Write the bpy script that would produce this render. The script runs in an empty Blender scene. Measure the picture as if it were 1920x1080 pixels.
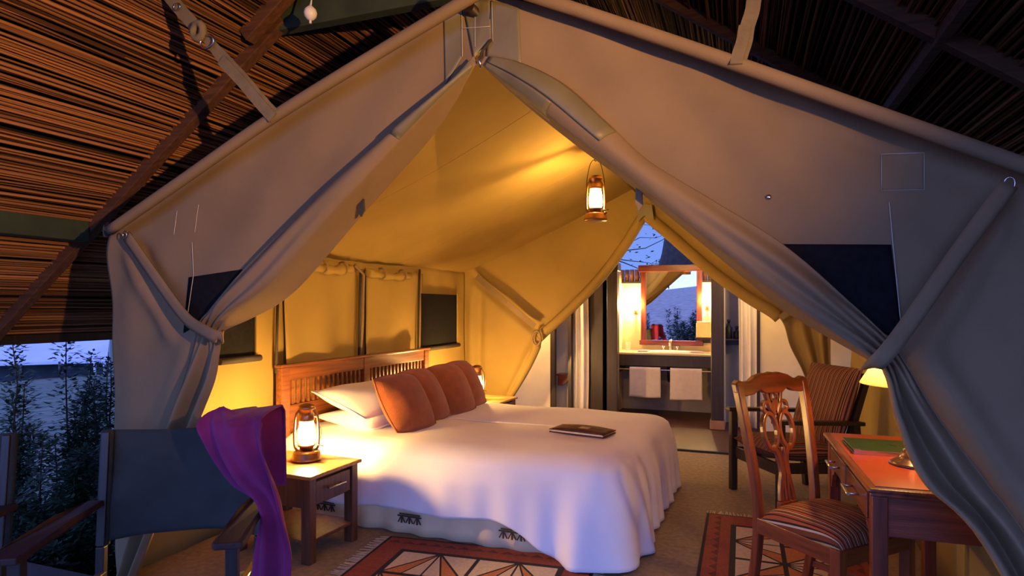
import bpy, math, random
from mathutils import Vector, Matrix
from mathutils.bvhtree import BVHTree
R = math.radians
rnd = random.Random(7)
sc = bpy.context.scene
C = sc.collection
# ---------------------------------------------------------------- camera, sky, light, exposure
EYE, FPX, HZ, YAW = 1.4, 1170.0, 575.0, R(20.2)
cam_d = bpy.data.cameras.new('camera'); cam = bpy.data.objects.new('camera', cam_d); C.objects.link(cam)
cam.location = (0, 0, EYE); cam.rotation_euler = (R(90), 0, YAW)
cam_d.sensor_width = 36; cam_d.lens = 36 * FPX / 1920; cam_d.shift_y = (HZ - 540) / 1920
cam_d.clip_start = .05; cam_d.clip_end = 2000
sc.camera = cam
sc.view_settings.view_transform = 'Standard'; sc.view_settings.look = 'None'
sc.view_settings.exposure = 0.55; sc.view_settings.gamma = 1; sc.view_settings.use_curve_mapping = False
wd = bpy.data.worlds.new('dusk_sky'); sc.world = wd; wd.use_nodes = True
nt = wd.node_tree; nt.nodes.clear()
wo = nt.nodes.new('ShaderNodeOutputWorld'); bg = nt.nodes.new('ShaderNodeBackground')
tc = nt.nodes.new('ShaderNodeTexCoord'); sx = nt.nodes.new('ShaderNodeSeparateXYZ'); cr = nt.nodes.new('ShaderNodeValToRGB')
nt.links.new(tc.outputs['Generated'], sx.inputs[0]); nt.links.new(sx.outputs['Z'], cr.inputs[0])
nt.links.new(cr.outputs[0], bg.inputs[0]); nt.links.new(bg.outputs[0], wo.inputs[0])
cr.color_ramp.elements[0].position = 0.0; cr.color_ramp.elements[0].color = (.19, .33, .90, 1)
cr.color_ramp.elements[1].position = .6; cr.color_ramp.elements[1].color = (.10, .13, .48, 1)
# dusk: the sky is brightest on the sunset side (-Y, behind the viewer) and fades evenly to the far side
ma = nt.nodes.new('ShaderNodeMath'); ma.operation = 'MULTIPLY_ADD'; ma.inputs[1].default_value = -1.5; ma.inputs[2].default_value = 2.25
nt.links.new(sx.outputs['Y'], ma.inputs[0]); nt.links.new(ma.outputs[0], bg.inputs[1])
# warm wall lamp of the veranda, right of and behind the camera, thrown up into the thatch
ld = bpy.data.lights.new('uplight_bulb', 'SPOT'); lo = bpy.data.objects.new('uplight_bulb', ld); C.objects.link(lo)
ld.energy = 480; ld.color = (1, .50, .15); ld.shadow_soft_size = .022; ld.spot_size = R(92); ld.spot_blend = .95
lo.location = (1.45, .0, 1.75)
lo.rotation_euler = (Vector((-2.7, 2.1, 3.35)) - Vector(lo.location)).to_track_quat('-Z', 'Y').to_euler()

# two unseen lamps added to brighten the partitions, hidden behind the rear gable canvas
for i_, p_ in enumerate(((-2.6, 6.92, 1.5), (.15, 6.9, 1.75))):
    l2 = bpy.data.lights.new('lobby_fill', 'POINT'); o2 = bpy.data.objects.new('lobby_fill', l2); C.objects.link(o2)
    l2.energy = (48, 15)[i_]; l2.color = (1, .64, .30); l2.shadow_soft_size = .05; o2.location = p_

# ---------------------------------------------------------------- helpers
CS, SN = math.cos(YAW), math.sin(YAW)
def ray(px, py):
    a, b = (px - 960) / FPX, (HZ - py) / FPX
    return Vector((CS * a - SN, SN * a + CS, b))
def WY(px, py, Y=2.36): d = ray(px, py); t = Y / d.y; return Vector((d.x * t, Y, EYE + d.z * t))
def WX(px, py, X=-3.0): d = ray(px, py); t = X / d.x; return Vector((X, d.y * t, EYE + d.z * t))
def WZ(px, py, Z=0.0): d = ray(px, py); t = (Z - EYE) / d.z; return Vector((d.x * t, d.y * t, Z))
def xat(px, Y): return WY(px, HZ, Y).x
def lerp(a, b, t): return a + (b - a) * t
def cr_spline(P, s):
    n = len(P) - 1; s = max(0, min(.99999, s)) * n; i = int(s); f = s - i
    g = lambda k: Vector(P[max(0, min(n, k))])
    a, b, c, d = g(i - 1), g(i), g(i + 1), g(i + 2)
    return .5 * (2 * b + (c - a) * f + (2 * a - 5 * b + 4 * c - d) * f * f + (3 * b - a - 3 * c + d) * f ** 3)
def smooth(e0, e1, x): t = max(0, min(1, (x - e0) / (e1 - e0))); return t * t * (3 - 2 * t)
def crease(p, a, b, w, amp, ends=.12):
    ab = b - a; L = ab.length; t = (p - a).dot(ab) / (L * L)
    if t < -.3 or t > 1.3: return 0
    d = (p - a - ab * t).length
    return amp * math.exp(-(d / w) ** 2) * smooth(-ends, ends, t) * (1 - smooth(1 - ends, 1 + ends, t))

class B:
    def __init__(s): s.v, s.f, s.sm, s.mi, s.col = [], [], [], [], []
    def add(s, vs, fs, smooth=False, mi=0):
        o = len(s.v); s.v += [tuple(v) for v in vs]
        for f in fs: s.f.append([i + o for i in f]); s.sm.append(smooth); s.mi.append(mi)
        return s
    def box(s, x0, x1, y0, y1, z0, z1, mi=0, tr=None):
        vs = [Vector((x, y, z)) for z in (z0, z1) for y in (y0, y1) for x in (x0, x1)]
        if tr: vs = [tr @ v for v in vs]
        return s.add(vs, [(0, 2, 3, 1), (4, 5, 7, 6), (0, 1, 5, 4), (2, 6, 7, 3), (0, 4, 6, 2), (1, 3, 7, 5)], False, mi)
    def bar(s, p, q, w, h, up=(0, 0, 1), w2=None, h2=None, mi=0):
        p, q = Vector(p), Vector(q); d = (q - p).normalized(); u = Vector(up)
        r = d.cross(u).normalized(); u = r.cross(d)
        vs = []
        for c, ww, hh in ((p, w, h), (q, w2 or w, h2 or h)):
            for a, b in ((-1, -1), (1, -1), (1, 1), (-1, 1)): vs.append(c + r * a * ww / 2 + u * b * hh / 2)
        return s.add(vs, [(0, 1, 2, 3), (7, 6, 5, 4), (0, 4, 5, 1), (1, 5, 6, 2), (2, 6, 7, 3), (3, 7, 4, 0)], False, mi)
    def sweep(s, pts, w, h, up=(0, 1, 0), closed=False, sm=True, mi=0):
        """rectangular-section ribbon along pts; w across, h along up (callable w ok)"""
        pts = [Vector(p) for p in pts]; n = len(pts); vs = []
        for i, p in enumerate(pts):
            a = pts[i - 1] if (i or closed) else p; b = pts[(i + 1) % n] if (i < n - 1 or closed) else p
            d = (b - a).normalized(); u = Vector(up); r = d.cross(u)
            r = r.normalized() if r.length > 1e-6 else Vector((1, 0, 0)); u = r.cross(d)
            ww = w(i / max(1, n - 1)) if callable(w) else w
            for k, (x, y) in enumerate(((-1, -1), (1, -1), (1, 1), (-1, 1))): vs.append(p + r * x * ww / 2 + u * y * h / 2)
        fs = []
        for i in range(n if closed else n - 1):
            j = (i + 1) % n
            for k in range(4): m = (k + 1) % 4; fs.append((i * 4 + k, i * 4 + m, j * 4 + m, j * 4 + k))
        if not closed: fs += [(3, 2, 1, 0), tuple((n - 1) * 4 + k for k in range(4))]
        return s.add(vs, fs, False, mi)
    def tube(s, pts, r, n=8, closed=False, mi=0):
        pts = [Vector(p) for p in pts]; m = len(pts); vs = []; ref = Vector((.13, .31, .94))
        for i, p in enumerate(pts):
            a = pts[i - 1] if (i or closed) else p; b = pts[(i + 1) % m] if (i < m - 1 or closed) else p
            d = (b - a).normalized(); x = d.cross(ref)
            if x.length < .05: x = d.cross(Vector((1, 0, 0)))
            x.normalize(); y = d.cross(x)
            rr = r[i] if isinstance(r, (list, tuple)) else r
            for k in range(n): t = 2 * math.pi * k / n; vs.append(p + (x * math.cos(t) + y * math.sin(t)) * rr)
        fs = []
        for i in range(m if closed else m - 1):
            j = (i + 1) % m
            for k in range(n): q = (k + 1) % n; fs.append((i * n + k, i * n + q, j * n + q, j * n + k))
        s.add(vs, fs, True, mi)
        if not closed: s.f += [[len(s.v) - len(vs) + k for k in range(n)][::-1], [len(s.v) - n + k for k in range(n)]]; s.sm += [False] * 2; s.mi += [mi] * 2
        return s
    def lathe(s, prof, c=(0, 0, 0), n=24, axis='z', mi=0, sm=True):
        vs, fs = [], []; c = Vector(c); m = len(prof)
        for r, z in prof:
            for k in range(n):
                t = 2 * math.pi * k / n; x, y = r * math.cos(t), r * math.sin(t)
                vs.append(c + (Vector((x, y, z)) if axis == 'z' else Vector((x, z, y)) if axis == 'y' else Vector((z, x, y))))
        for i in range(m - 1):
            for k in range(n): q = (k + 1) % n; fs.append((i * n + k, i * n + q, i * n + n + q, i * n + n + k))
        return s.add(vs, fs, sm, mi)
    def grid(s, fn, nu, nv, sm=True, mi=0, wrap=False):
        vs = [fn(i / nu, j / nv) for j in range(nv + 1) for i in range(nu + (0 if wrap else 1))]
        w = nu if wrap else nu + 1; fs = []
        for j in range(nv):
            for i in range(nu): k = (i + 1) % w; fs.append((j * w + i, j * w + k, (j + 1) * w + k, (j + 1) * w + i))
        return s.add(vs, fs, sm, mi)
    def prism(s, out, fn, t, mi=0):
        """outline of 2D points; fn(a,b,d) -> 3D, extruded d = 0..t"""
        n = len(out); vs = [fn(a, b, 0) for a, b in out] + [fn(a, b, t) for a, b in out]
        fs = [tuple(range(n))[::-1], tuple(range(n, 2 * n))] + [(i, (i + 1) % n, n + (i + 1) % n, n + i) for i in range(n)]
        return s.add(vs, fs, False, mi)
    def make(s, name, mat, parent=None, bevel=0, thick=0, sub=0, kind=None, label=None, loc=None):
        me = bpy.data.meshes.new(name); me.from_pydata(s.v, [], s.f)
        me.polygons.foreach_set('use_smooth', s.sm); me.polygons.foreach_set('material_index', s.mi)
        for m in (mat if isinstance(mat, (list, tuple)) else [mat]): me.materials.append(m)
        if s.col:
            at = me.color_attributes.new('tint', 'FLOAT_COLOR', 'POINT')
            at.data.foreach_set('color', [x for c in s.col for x in (c, c, c, 1)])
        me.validate(); me.update()
        o = bpy.data.objects.new(name, me); C.objects.link(o)
        if parent: o.parent = parent
        if loc: o.location = loc
        if thick: m = o.modifiers.new('thickness', 'SOLIDIFY'); m.thickness = thick; m.offset = 0
        if bevel: m = o.modifiers.new('bevel', 'BEVEL'); m.width = bevel; m.segments = 2; m.limit_method = 'ANGLE'; m.angle_limit = R(40)
        if sub: m = o.modifiers.new('sub', 'SUBSURF'); m.levels = sub; m.render_levels = sub
        if kind: o['kind'] = kind
        if label: o['label'] = label
        return o
def tag(o, label, cat, group=None):
    o['label'] = label; o['category'] = cat
    if group: o['group'] = group
    return o
def thing(name, label, cat, loc=(0, 0, 0), rz=0, group=None):
    o = bpy.data.objects.new(name, None); C.objects.link(o); o.location = loc; o.rotation_euler = (0, 0, rz)
    o.empty_display_size = .1
    return tag(o, label, cat, group)
def struct(o, label=None):
    o['kind'] = 'structure'
    if label: o['label'] = label
    return o
def copy_tree(o, parent=None):
    c = o.copy(); C.objects.link(c); c.parent = parent
    for ch in o.children: copy_tree(ch, c)
    return c
def dup(root, label, loc, rz=0, group=None):
    c = copy_tree(root); c.location = loc; c.rotation_euler = (0, 0, rz); c['label'] = label
    if group: c['group'] = group
    return c

# ---------------------------------------------------------------- materials
def nodes(name):
    m = bpy.data.materials.new(name); m.use_nodes = True; t = m.node_tree; p = t.nodes['Principled BSDF']; return m, t, p
def M(name, col, rough=.6, var=.15, scale=8, stretch=(1, 1, 1), bump=0, bscale=150, metal=0, spec=.5, col2=None, sheen=0, coat=0):
    m, t, p = nodes(name); N, L = t.nodes.new, t.links.new
    p.inputs['Roughness'].default_value = rough; p.inputs['Metallic'].default_value = metal
    p.inputs['Specular IOR Level'].default_value = spec
    p.inputs['Coat Weight'].default_value = coat; p.inputs['Coat Roughness'].default_value = .2
    if sheen: p.inputs['Sheen Weight'].default_value = sheen
    c = N('ShaderNodeTexCoord'); mp = N('ShaderNodeMapping'); mp.inputs['Scale'].default_value = stretch
    n = N('ShaderNodeTexNoise'); n.inputs['Scale'].default_value = scale; n.inputs['Detail'].default_value = 5
    r = N('ShaderNodeValToRGB'); e = r.color_ramp.elements
    e[0].position, e[1].position = .3, .7
    e[0].color = (*[x * (1 - var) for x in col], 1)
    e[1].color = (*(col2 or [min(1, x * (1 + var)) for x in col]), 1)
    L(c.outputs['Object'], mp.inputs[0]); L(mp.outputs[0], n.inputs[0]); L(n.outputs['Fac'], r.inputs[0]); L(r.outputs[0], p.inputs['Base Color'])
    if bump:
        n2 = N('ShaderNodeTexNoise'); n2.inputs['Scale'].default_value = bscale; n2.inputs['Detail'].default_value = 2
        b = N('ShaderNodeBump'); b.inputs['Strength'].default_value = bump; b.inputs['Distance'].default_value = .004
        L(mp.outputs[0], n2.inputs[0]); L(n2.outputs['Fac'], b.inputs['Height']); L(b.outputs[0], p.inputs['Normal'])
    return m
def wood(name, col, col2, rough=.35, axis='y', coat=.3, scale=5):
    st = {'x': (.6, 9, 9), 'y': (9, .6, 9), 'z': (9, 9, .6)}[axis]
    return M(name, col, rough, .3, scale, st, .15, 30, col2=col2, coat=coat)
def stripes(name, cols, period, axis='X', rough=.9):
    m, t, p = nodes(name); N, L = t.nodes.new, t.links.new
    p.inputs['Roughness'].default_value = rough; p.inputs['Specular IOR Level'].default_value = .15
    c = N('ShaderNodeTexCoord'); s = N('ShaderNodeSeparateXYZ'); mul = N('ShaderNodeMath'); mul.operation = 'MULTIPLY'
    mul.inputs[1].default_value = 1 / period; fr = N('ShaderNodeMath'); fr.operation = 'FRACT'; r = N('ShaderNodeValToRGB')
    r.color_ramp.interpolation = 'CONSTANT'; e = r.color_ramp.elements
    while len(e) < len(cols): e.new(.5)
    for i, (pos, col) in enumerate(cols): e[i].position = pos; e[i].color = (*col, 1)
    L(c.outputs['Object'], s.inputs[0]); L(s.outputs[axis], mul.inputs[0]); L(mul.outputs[0], fr.inputs[0]); L(fr.outputs[0], r.inputs[0])
    n = N('ShaderNodeTexNoise'); n.inputs['Scale'].default_value = 400; b = N('ShaderNodeBump'); b.inputs['Strength'].default_value = .3; b.inputs['Distance'].default_value = .003
    L(n.outputs['Fac'], b.inputs['Height']); L(b.outputs[0], p.inputs['Normal'])
    L(r.outputs[0], p.inputs['Base Color']); return m
def emit(name, col, strength):
    m = bpy.data.materials.new(name); m.use_nodes = True; t = m.node_tree; t.nodes.clear()
    o = t.nodes.new('ShaderNodeOutputMaterial'); e = t.nodes.new('ShaderNodeEmission')
    e.inputs[0].default_value = (*col, 1); e.inputs[1].default_value = strength; t.links.new(e.outputs[0], o.inputs[0]); return m
def lampglass(name, col, trans, gloss=.06):
    """thin glass or parchment that lets part of the lamplight through and scatters the rest"""
    m = bpy.data.materials.new(name); m.use_nodes = True; t = m.node_tree; t.nodes.clear(); N, L = t.nodes.new, t.links.new
    o = N('ShaderNodeOutputMaterial'); a = N('ShaderNodeBsdfTransparent'); b = N('ShaderNodeBsdfTranslucent'); g = N('ShaderNodeBsdfGlossy')
    b.inputs[0].default_value = (*col, 1); g.inputs['Roughness'].default_value = .08
    x = N('ShaderNodeMixShader'); x.inputs[0].default_value = 1 - trans; y = N('ShaderNodeMixShader'); y.inputs[0].default_value = gloss
    L(a.outputs[0], x.inputs[1]); L(b.outputs[0], x.inputs[2]); L(x.outputs[0], y.inputs[1]); L(g.outputs[0], y.inputs[2]); L(y.outputs[0], o.inputs[0]); return m
def tinted(name, lo, hi, rough=.85):
    m, t, p = nodes(name); N, L = t.nodes.new, t.links.new
    p.inputs['Roughness'].default_value = rough; p.inputs['Specular IOR Level'].default_value = .2
    a = N('ShaderNodeAttribute'); a.attribute_name = 'tint'; r = N('ShaderNodeValToRGB'); e = r.color_ramp.elements
    e[0].color = (*lo, 1); e[1].color = (*hi, 1); L(a.outputs['Color'], r.inputs[0]); L(r.outputs[0], p.inputs['Base Color']); return m

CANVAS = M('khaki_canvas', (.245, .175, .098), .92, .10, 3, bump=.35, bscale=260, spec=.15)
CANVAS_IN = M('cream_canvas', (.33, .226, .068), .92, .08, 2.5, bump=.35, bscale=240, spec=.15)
PATCH = M('rubberised_patch', (.17, .15, .085), .5, .15, 6, bump=.9, bscale=14)
STRAP = M('webbing', (.20, .16, .09), .85, .15, 20, bump=.4, bscale=300)
STITCH = M('stitch_thread', (.62, .58, .50), .8, .1)
MESHDARK = M('insect_mesh', (.012, .012, .014), .95, .2, 40, spec=.05)
DARKSEAM = M('dark_binding', (.035, .028, .02), .8, .2)
CARPET = M('sisal_carpet', (.30, .225, .14), .95, .18, 30, bump=.8, bscale=320, spec=.1)
DECK = M('veranda_deck', (.06, .045, .035), .7, .3, 4, (1, 12, 1), .3, 40)
REDFLOOR = M('polished_floor', (.065, .024, .011), .5, .25, 5, bump=.1, bscale=30)
WOODRED = wood('mahogany', (.15, .026, .008), (.25, .05, .016), .3, 'z')
WOODRED_Y = wood('mahogany_long', (.15, .026, .008), (.25, .05, .016), .3, 'y')
WOODRED_X = wood('mahogany_cross', (.15, .026, .008), (.25, .05, .016), .3, 'x')
WOODHEAD = wood('headboard_wood', (.17, .05, .015), (.28, .092, .027), .35, 'y')
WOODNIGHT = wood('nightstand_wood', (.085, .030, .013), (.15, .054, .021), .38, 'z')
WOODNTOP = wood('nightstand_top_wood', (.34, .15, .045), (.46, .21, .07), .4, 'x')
WOODDARK = wood('dark_stained_wood', (.016, .008, .005), (.034, .016, .009), .5, 'z')
WOODROOF = wood('rafter_wood', (.10, .04, .016), (.16, .066, .026), .75, 'x', 0)
GREEN = M('green_painted_beam', (.035, .055, .03), .7, .3, 6)
BLACKSHEET = M('thatch_backing', (.012, .009, .006), .95, .3)
REED = tinted('papyrus_reed', (.022, .009, .004), (.46, .21, .09))
LINEN = M('white_linen', (.88, .85, .85), .85, .04, 3, bump=.15, bscale=60, spec=.2, sheen=.1)
SKIRT = M('cream_bed_skirt', (.82, .63, .36), .9, .08, 4, bump=.2, bscale=150)
PRINT = M('dark_print', (.05, .035, .025), .9, .2)
RUST = M('terracotta_fabric', (.28, .072, .014), .9, .18, 14, bump=.6, bscale=220, sheen=.2)
BRASS = M('aged_brass', (.36, .19, .09), .32, .3, 18, metal=.9)
IRON = M('dark_iron', (.03, .025, .022), .45, .3, metal=.6)
STEEL = M('brushed_steel', (.62, .60, .57), .25, .1, metal=1)
GLASS = lampglass('lantern_glass', (1, .93, .8), .72)
SHADE = lampglass('parchment_shade', (.95, .78, .45), .12, .0)
FLAME = emit('lantern_flame', (1, .56, .16), 2300)
PURPLE = M('purple_scarf', (.22, .012, .115), .85, .25, 6, bump=.3, bscale=220, sheen=.1, col2=(.32, .018, .12))
OLIVE = M('olive_canvas', (.05, .055, .048), .9, .15, 8, bump=.5, bscale=300, spec=.15)
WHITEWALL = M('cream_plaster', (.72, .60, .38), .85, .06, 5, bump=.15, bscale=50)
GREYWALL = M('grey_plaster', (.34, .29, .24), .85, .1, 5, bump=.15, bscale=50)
TOWEL = M('white_towel', (.74, .66, .62), .98, .05, 20, bump=.9, bscale=400)
CERAMIC = M('white_ceramic', (.85, .83, .78), .12, .02)

# ================================================================= SETTING
XL, XR, XC, YF, YB = -3.02, .97, -1.03, 2.36, 6.6
def gz(x, y):
    z = -.42 - .083 * max(0, -x - 4.6)
    far = max(0, -y - 14)
    z += -.035 * max(0, min(26, -y - 4)) + .055 * max(0, far - 25) * smooth(0, 60, far) + 1.4 * math.sin(x * .021 + 1) * smooth(30, 120, far)
    return max(z, -7.5) if y > -20 else z
GRASS = M('dusk_grass', (.06, .10, .055), .95, .5, 1.6, bump=1, bscale=30, col2=(.19, .22, .13))
g = B()
def gfn(u, v):
    f = lambda t, a, b: lerp(a, b, t)
    x = (2 * u - 1); x = math.copysign(abs(x) ** 2.2, x) * 240; y = (2 * v - 1); y = math.copysign(abs(y) ** 2.2, y) * 240
    return (x, y, gz(x, y))
DRY = M('dry_plain_grass', (.46, .38, .26), .95, .3, .9, bump=1, bscale=20, col2=(.66, .58, .44))
g.grid(gfn, 70, 70)
g.mi = [1 if sum(g.v[i][1] for i in f) / 4 < -4 else 0 for f in g.f]
struct(g.make('ground', [GRASS, DRY]), 'blue-lit grass falling away beside the veranda')
struct(B().box(XL, XR + .02, 2.30, 6.25, -.06, 0).make('floor', CARPET), 'tan sisal carpet inside the tent')
struct(B().box(-4.3, 2.4, -1.2, 2.30, -.42, -.004).make('floor_veranda', DECK), 'dark veranda deck in front of the tent')
struct(B().box(-3.6, 1.6, 6.29, 8.9, -.42, -.002).make('floor_bathroom', REDFLOOR), 'polished reddish brown bathroom floor')
struct(B().box(-3.0, 1.0, 6.24, 6.30, -.05, .022).make('trim_1', WOODDARK, bevel=.008), 'dark threshold strip at the end of the carpet')

# ---- tent roof
RZ, EZ = 2.66, 1.80
def roof(side):
    xe = XL - .10 if side < 0 else XR + .10
    def fn(u, v):
        x = lerp(XC, xe, u); y = lerp(2.40, 6.72, v)
        z = lerp(RZ, EZ - .04, u) - .035 * math.sin(math.pi * u) - .022 * math.sin(math.pi * v) * (1 - .5 * u)
        z += .012 * math.sin(u * 7 + v * 9) * math.sin(math.pi * v) + .010 * math.exp(-((v - .52 - .25 * u) / .02) ** 2)
        return (x, y, z)
    return fn
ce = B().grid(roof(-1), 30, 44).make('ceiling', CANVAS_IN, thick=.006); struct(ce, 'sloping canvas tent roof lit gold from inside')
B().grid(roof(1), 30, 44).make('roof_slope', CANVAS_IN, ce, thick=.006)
B().tube([(XC, 2.3, RZ - .05), (XC, 6.7, RZ - .05)], .022, 8).make('ridge_pole', WOODDARK, ce)
for x, y in ((-1.03, 3.4), (-1.03, 5.5)): pass
for yy in (3.55, 5.05):
    f = roof(-1); B().sweep([Vector(f(i / 16, (yy - 2.40) / 4.32)) + Vector((0, 0, -.0035)) for i in range(17)], .016, .0015, (0, 0, 1)).make('roof_seam', CANVAS_IN, ce)
# front hem sleeves of the fly along the slopes
def line(P, Y, n=24): return [WY(*cr_spline(P, i / n)[:], Y) for i in range(n + 1)]
EDGE_L = [(925, -30), (720, 92), (515, 218), (350, 332), (206, 432)]
EDGE_R = [(900, -40), (1110, 28), (1375, 118), (1640, 212), (1960, 325)]
sl = line(EDGE_L, 2.27); B().tube(sl, .026, 12).make('hem_sleeve', CANVAS, ce)
sr = line(EDGE_R, 2.27); B().tube(sr, .025, 12).make('hem_sleeve', CANVAS, ce)

# ---- front gable walls
def ruled(O, I, Y, off, ns, nt):
    def fn(u, v):
        o = cr_spline([(*p, 0) for p in O], v); i = cr_spline([(*p, 0) for p in I], v)
        q = o.lerp(i, u); p = WY(q.x, q.y, Y); p.z = max(p.z, .002); p.y += off(u, v, p, q); return p
    return fn
P2 = lambda a, b: Vector((a, b, 0))
def wall_l(u, v, p, q):
    d = .02 * math.sin(math.pi * u) * math.sin(math.pi * min(1, v * 1.6))
    d += -crease(q, P2(240, 470), P2(330, 640), 16, .035) + crease(q, P2(262, 460), P2(345, 620), 12, .02)
    d += -crease(q, P2(360, 640), P2(285, 860), 20, .03) - crease(q, P2(250, 520), P2(240, 1050), 25, .02)
    return d + .005 * math.sin(q.x * .05 + q.y * .03)
OL = [(905, -14), (720, 96), (515, 222), (350, 335), (211, 434), (213, 600), (217, 800), (222, 1096)]
IL = [(893, 112), (800, 212), (690, 330), (590, 432), (480, 535), (385, 618), (330, 790), (250, 1096)]
wfl = B().grid(ruled(OL, IL, YF, wall_l, 90, 60), 60, 110).make('wall_front_left', CANVAS, thick=.004)
struct(wfl, 'khaki canvas gable panel left of the tent opening')
def wall_r(u, v, p, q):
    d = .025 * math.sin(math.pi * u) * math.sin(math.pi * min(1, v * 1.5))
    d += -crease(q, P2(1890, 400), P2(1715, 690), 22, .018) + crease(q, P2(1850, 390), P2(1680, 640), 18, .02)
    d += -crease(q, P2(1735, 660), P2(1960, 1010), 30, .035) + crease(q, P2(1690, 700), P2(1900, 1060), 30, .03)
    d += crease(q, P2(1330, 155), P2(1830, 340), 26, .02)
    return d + .005 * math.sin(q.x * .04 - q.y * .03)
OR = [(915, -14), (1110, 36), (1375, 126), (1640, 222), (1930, 332), (2018, 420), (2050, 800), (2200, 1460)]
IR = [(903, 112), (1060, 205), (1210, 318), (1330, 410), (1470, 500), (1600, 620), (1750, 800), (2080, 1460)]
wfr = B().grid(ruled(OR, IR, YF, wall_r, 90, 60), 60, 110).make('wall_front_right', CANVAS, thick=.004)
struct(wfr, 'khaki canvas gable panel right of the tent opening')
def bvh(o): me = o.data; return BVHTree.FromPolygons([v.co for v in me.vertices], [p.vertices for p in me.polygons])
TREES = {wfl.name: bvh(wfl), wfr.name: bvh(wfr)}
CAMP = Vector((0, 0, EYE))
def on_wall(par, px, py, lift):
    h = TREES[par.name].ray_cast(CAMP, ray(px, py).normalized())[0] or WY(px, py, YF); return h + Vector((0, -lift, 0))
def patch(poly, par, name, mat, lift=.006, t=.003, **k):
    """four-cornered patch laid on the canvas"""
    q = [Vector((*p, 0)) for p in poly]
    def fn(u, v): c = q[0].lerp(q[1], u).lerp(q[3].lerp(q[2], u), v); return on_wall(par, c.x, c.y, lift)
    return B().grid(fn, 12, 12).make(name, mat, par, thick=t, **k)
patch([(356, 520), (456, 505), (385, 602), (346, 624)], wfl, 'window_mesh', MESHDARK, label='dark insect mesh window')
patch([(1455, 458), (1670, 459), (1692, 640), (1640, 618)], wfr, 'window_mesh', MESHDARK, label='dark insect mesh window')
def stitch(par, pts, lift=.006, r=.0014):
    P_ = [];
    for (a, b_), (c, d) in zip(pts, pts[1:]): P_ += [on_wall(par, lerp(a, c, i / 5), lerp(b_, d, i / 5), lift) for i in range(5)]
    B().tube(P_ + [on_wall(par, *pts[-1], lift)], r, 5).make('stitching', STITCH, par)
patch([(1652, 290), (1732, 287), (1732, 356), (1652, 358)], wfr, 'repair_patch', CANVAS, .004, .003)
stitch(wfr, [(1652, 290), (1652, 358), (1732, 356), (1732, 287), (1652, 290)], r=.001)
stitch(wfr, [(1666, 380), (1673, 459), (1688, 610)], .010); stitch(wfr, [(1330, 380), (1333, 430), (1350, 470)])
stitch(wfl, [(363, 455), (366, 515), (352, 610)], .010); stitch(wfl, [(334, 395), (328, 440)]); stitch(wfl, [(374, 384), (367, 436)])
B().lathe([(0, -.006), (.008, -.006), (.010, 0), (.006, .004), (0, .004)], on_wall(wfr, 1441, 370, .004), 12, 'y').make('eyelet', STEEL, wfr)
# peak reinforcement of the gable
patch([(833, 20), (868, 2), (868, 108), (836, 160)], wfl, 'peak_patch', PATCH)
patch([(868, 2), (920, 2), (922, 76), (890, 110)], wfl, 'peak_patch', PATCH, .009)
patch([(922, 2), (974, 14), (978, 122), (912, 106)], wfr, 'peak_patch', PATCH)
stitch(wfl, [(868, 4), (870, 108)], .014, .001); stitch(wfl, [(893, 4), (893, 90)], .014, .001); stitch(wfr, [(924, 6), (926, 80)], .012, .001)
stitch(wfl, [(868, 56), (921, 52)], .014, .001)
B().tube([WY(921, 74, 2.34), WY(905, 95, 2.335), WY(899, 112, 2.33)], .006, 8).make('zip_slot', DARKSEAM, wfr)
B().tube([WY(898, 106, 2.30), WY(899, 114, 2.295), WY(901, 128, 2.30)], [.004, .008, .004], 10).make('zip_hook', STEEL, wfr)

# ---- tied door curtains
def curtain_l(u, v, p, q):
    a = v * 12; up = 1 - smooth(5.5, 7, a); low = smooth(7.2, 9.5, a); tie = 1 - up - low
    d = up * smooth(0, 2, a) * (-.055 * math.sin(math.pi * u) ** .8 + .12 * smooth(.82, 1, u))
    d += (smooth(3, 6, a)) * up * .014 * math.sin(u * 15)
    d += tie * .012 * math.sin(u * 26)
    d += low * (.045 * math.sin(u * 11 + .8) + .012 * math.sin(u * 27) - .02)
    return d
COL = [(888, 106), (835, 165), (740, 243), (640, 328), (560, 402), (455, 508), (397, 576), (372, 606), (362, 640), (338, 715), (300, 820), (255, 950), (222, 1096)]
CIL = [(895, 118), (850, 168), (765, 266), (690, 350), (632, 415), (525, 538), (445, 596), (413, 626), (414, 660), (413, 715), (385, 790), (335, 910), (258, 1096)]
cl = thing('door_curtain', 'khaki canvas door curtain tied back left of the opening', 'curtain', WZ(330, 1080), 0, 'tied back tent door curtains')
def off_to(o, parent):
    bpy.context.view_layer.update(); o.matrix_parent_inverse = Matrix.Translation(-parent.location); return o
off_to(B().grid(ruled(COL, CIL, 2.31, curtain_l, 0, 0), 70, 150).make('canvas_sheet', CANVAS, cl, thick=.005), cl)
def curtain_r(u, v, p, q):
    a = v * 12; up = 1 - smooth(6, 7.4, a); low = smooth(7.6, 9.4, a); tie = 1 - up - low
    d = up * smooth(0, 2, a) * (-.06 * math.sin(math.pi * u) ** .8 + .10 * smooth(.85, 1, u))
    d += (smooth(4, 6.5, a)) * up * .016 * math.sin(u * 14)
    d += tie * .014 * math.sin(u * 26)
    d += low * (.05 * math.sin(u * 10.5 + 1.2) + .006 * math.sin(u * 24 + 1) - .03)
    d += -crease(q, P2(1840, 890), P2(1815, 985), 10, .014) - crease(q, P2(1780, 960), P2(1815, 985), 8, .012)
    return d
COR = [(908, 106), (975, 118), (1060, 160), (1140, 232), (1215, 302), (1335, 376), (1480, 468), (1640, 610), (1690, 668), (1760, 780), (1850, 900), (1960, 1060), (2160, 1450)]
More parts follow.
